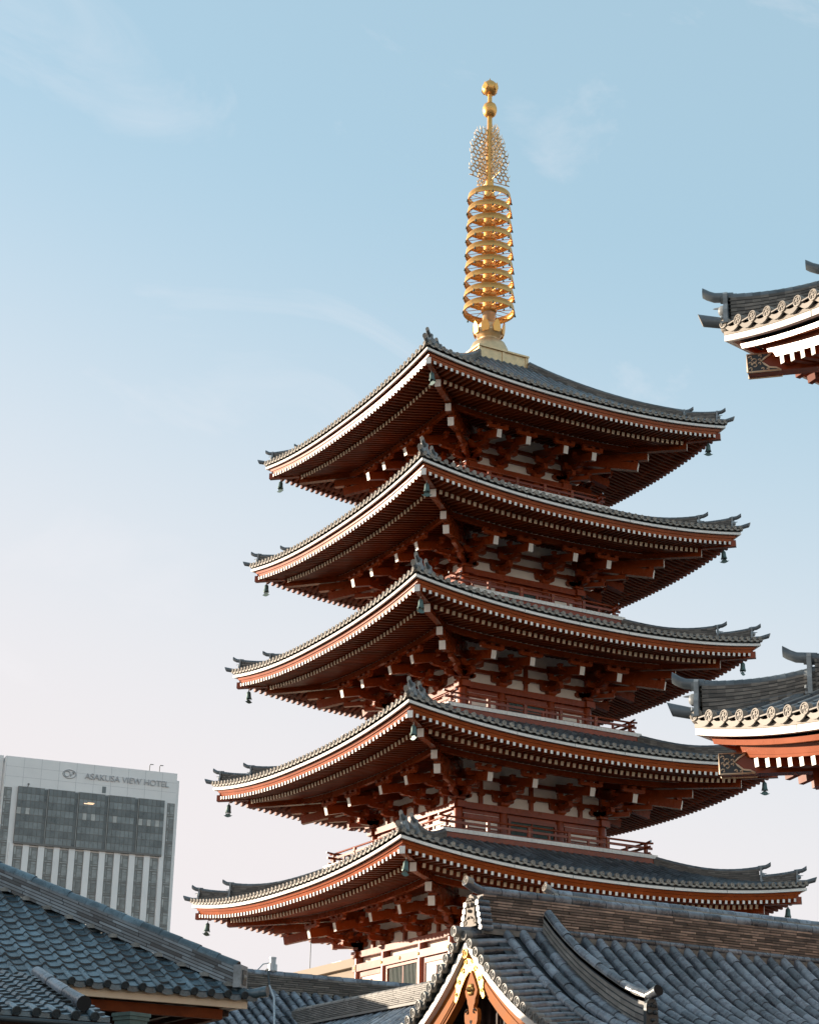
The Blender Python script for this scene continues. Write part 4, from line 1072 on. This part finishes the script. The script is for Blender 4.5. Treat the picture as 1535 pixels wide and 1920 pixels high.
# five projecting glass bays
tops, bots = 6.55, 18.75
bw = 5.75; gap = .98
def bay(x0):
    mb = MB(); nx, nz_ = 6, 8; hgt = bots-tops
    for i in range(nx):
        for k in range(nz_):
            row = k; t = rnd()
            mtn = 'hotel_glass'
            if row in (3,) and random.random() < .22: mtn = 'hotel_curtain'
            mb.box((bw*(i+.5)/nx, -.62, -hgt*(k+.5)/nz_), (bw/nx-.10, .06, hgt/nz_-.12), mtn, tint=t*.35+(.7 if row in (1, 3, 5, 7) else -.25))
    mb.box((bw/2, -.3, -hgt/2), (bw, .60, hgt), 'hotel_frame')
    return mb
b0 = None
for k in range(5):
    x0 = 3.2+k*6.775
    o = bay(0).build('glass_bay', ho, loc=(x0, 0, HT-tops))
k_ = MB()
for k in range(4):
    x = 3.2+k*6.775+bw
    k_.box((x+.5, -.1, HT-(tops+bots)/2-.1), (1.03, .3, bots-tops-.2), 'hotel_glass', tint=-.4)
    k_.box((x+.86, -.42, HT-(tops+bots)/2), (.12, .3, bots-tops), 'hotel_curtain')
    for z in range(9): k_.box((x+.5, -.27, HT-tops-(bots-tops)*z/8*.99-.05), (1.0, .05, .09), 'hotel_frame')
k_.box((19.6, -.35, HT-bots-.2), (32.9, .8, .4), 'hotel_frame'); k_.build('bay_frame', ho)
l = MB(); l.box((0, 0, 0), (2.1, .05, .12), 'warm_lamp'); l.box((.5, 0, .22), (1.5, .05, .09), 'warm_lamp'); l.build('ceiling_light', ho, loc=(18.9, -.68, HT-9.0))
# strip windows
def stripwin(wd, hh):
    mb = MB(); mb.box((wd/2, .12, -hh/2), (wd, .1, hh), 'hotel_frame')
    z = 0; rr = random.Random(hh)
    while z < hh-1.5:
        for (a, b, zz0, zz1) in ((.07, .30, .1, 1.9), (.36, .95, .1, .55), (.36, .95, .65, 2.55), (.07, .30, 2.0, 2.55), (.07, .95, 2.66, 2.9)):
            mb.box((wd*(a+b)/2, .05, -(z+(zz0+zz1)/2)), (wd*(b-a)-.04, .06, zz1-zz0-.05), 'hotel_pane', tint=rr.uniform(-1, 1))
        z += 3.05
    # white jambs make the window recessed
    return mb
sw_ = stripwin(1.9, 70)
fo = None
for k in range(10):
    x = 3.4+k*3.357
    if fo is None: fo = sw_.build('strip_window', ho, loc=(x, -.12, HT-19.5))
    else: dup(fo, ho, loc=(x, -.12, HT-19.5))
for x in (.18, 36.82): stripwin(1.72, 82).build('strip_window', ho, loc=(x, -.12, HT-6.9))
fins = MB()
for k in range(9): fins.box((3.4+1.9+k*3.357+.73, -.15, HT-19.0-35), (1.35, .5, 70), 'hotel_wall')
fins.box((3.4-.55, -.15, HT-54), (.9, .5, 70), 'hotel_wall'); fins.box((36.1, -.15, HT-54), (.9, .5, 70), 'hotel_wall'); fins.build('pier', ho)
sl_ = MB(); sl_.box((22.2, -.02, HT-5.4), (.85, .1, 1.45), 'hotel_glass'); sl_.build('slot_window', ho)
def text(body, size, loc, parent, wtarget):
    cu = bpy.data.curves.new('lettering', 'FONT'); cu.body = body; cu.size = size; cu.extrude = .12; cu.space_character = 1.0
    t = bpy.data.objects.new('t', cu); C.collection.objects.link(t)
    bpy.context.view_layer.update()
    me = bpy.data.meshes.new_from_object(t); bpy.data.objects.remove(t)
    o = bpy.data.objects.new('lettering', me); C.collection.objects.link(o); o.parent = parent
    x0 = min(v_.co.x for v_ in me.vertices); x1 = max(v_.co.x for v_ in me.vertices)
    o.location = loc; o.rotation_euler = (pi/2, 0, 0); o.scale = (wtarget/(x1-x0), 1, 1)
    me.materials.clear(); me.materials.append(MATS['hotel_letter']); return o
text('ASAKUSA VIEW HOTEL', 1.85, (17.65, -.14, HT-3.35), ho, 19.2)
lg = MB(); lg.tube([(1.45*cos(a), -.1, .95*sin(a)) for a in [k*pi/16 for k in range(33)]], .10, 6, 'hotel_letter')
lg.tube([(-.5+.62*cos(a), -.1, .62*sin(a)) for a in [k*pi/12 for k in range(25)]], .09, 6, 'hotel_letter')
lg.tube([(0, -.1, .55), (.35, -.1, -.5), (.75, -.1, .5), (1.0, -.1, .3), (.85, -.1, 0)], .09, 6, 'hotel_letter')
lg.build('logo', ho, loc=(14.2, 0, HT-2.65))
dv = MB(); dv.tube([(0, 0, 0), (.05, 0, 1.5), (.2, 0, 1.75)], .09, 6, 'hotel_frame'); dv.box((.5, 0, 1.72), (.7, .3, .14), 'hotel_frame')
d1 = dv.build('roof_davit', ho, loc=(32.42, 1, HT)); dup(d1, ho, loc=(34.72, 1, HT))
dv = MB(); dv.tube([(0, 0, 0), (0, -.4, .3)], .1, 6, 'hotel_frame'); dv.box((0, -.5, .45), (.4, .4, .25), 'hotel_frame'); dv.build('camera_arm', ho, loc=(5.3, -.2, HT-6.4))

# far low building behind the pagoda's foot
fb = empty('low_office_block', (17, 44, -1.6), label='low beige flat-roofed building sunlit behind the pagoda foot', category='building')
q = MB(); q.box((10, 0, 8.4), (20, 15, 16.8), 'beige_wall'); q.box((-.1, 0, 17.0), (.5, 15.4, .5), 'beige_wall'); q.build('wall', fb)
q = MB(); q.box((1.0, 1.8, 17.35), (.9, 1.2, .35), 'steel'); q.lathe([(.55, 0), (.4, .18), (0, .28)], 12, 'white_paint', c=(.6, 2.4, 17.2)); q.box((1, -1.5, 17.6), (.8, .7, .6), 'steel'); q.build('rooftop_units', fb)
q = MB()
for k in range(6): q.box((-.01, 5.5-2.2*k, 15.2), (.06, 1.6, .9), 'hotel_pane')
q.build('window_row', fb)
q = MB(); q.tube([(0, 0, 0), (0, 0, 3.2)], .03, 6, 'dark_metal'); q.lathe([(.12, 0), (.1, .2)], 8, 'dark_metal'); q.build('antenna', loc=(17.6, 49.5, 15.4), label='thin dark antenna mast rising behind the pagoda foot', category='antenna')
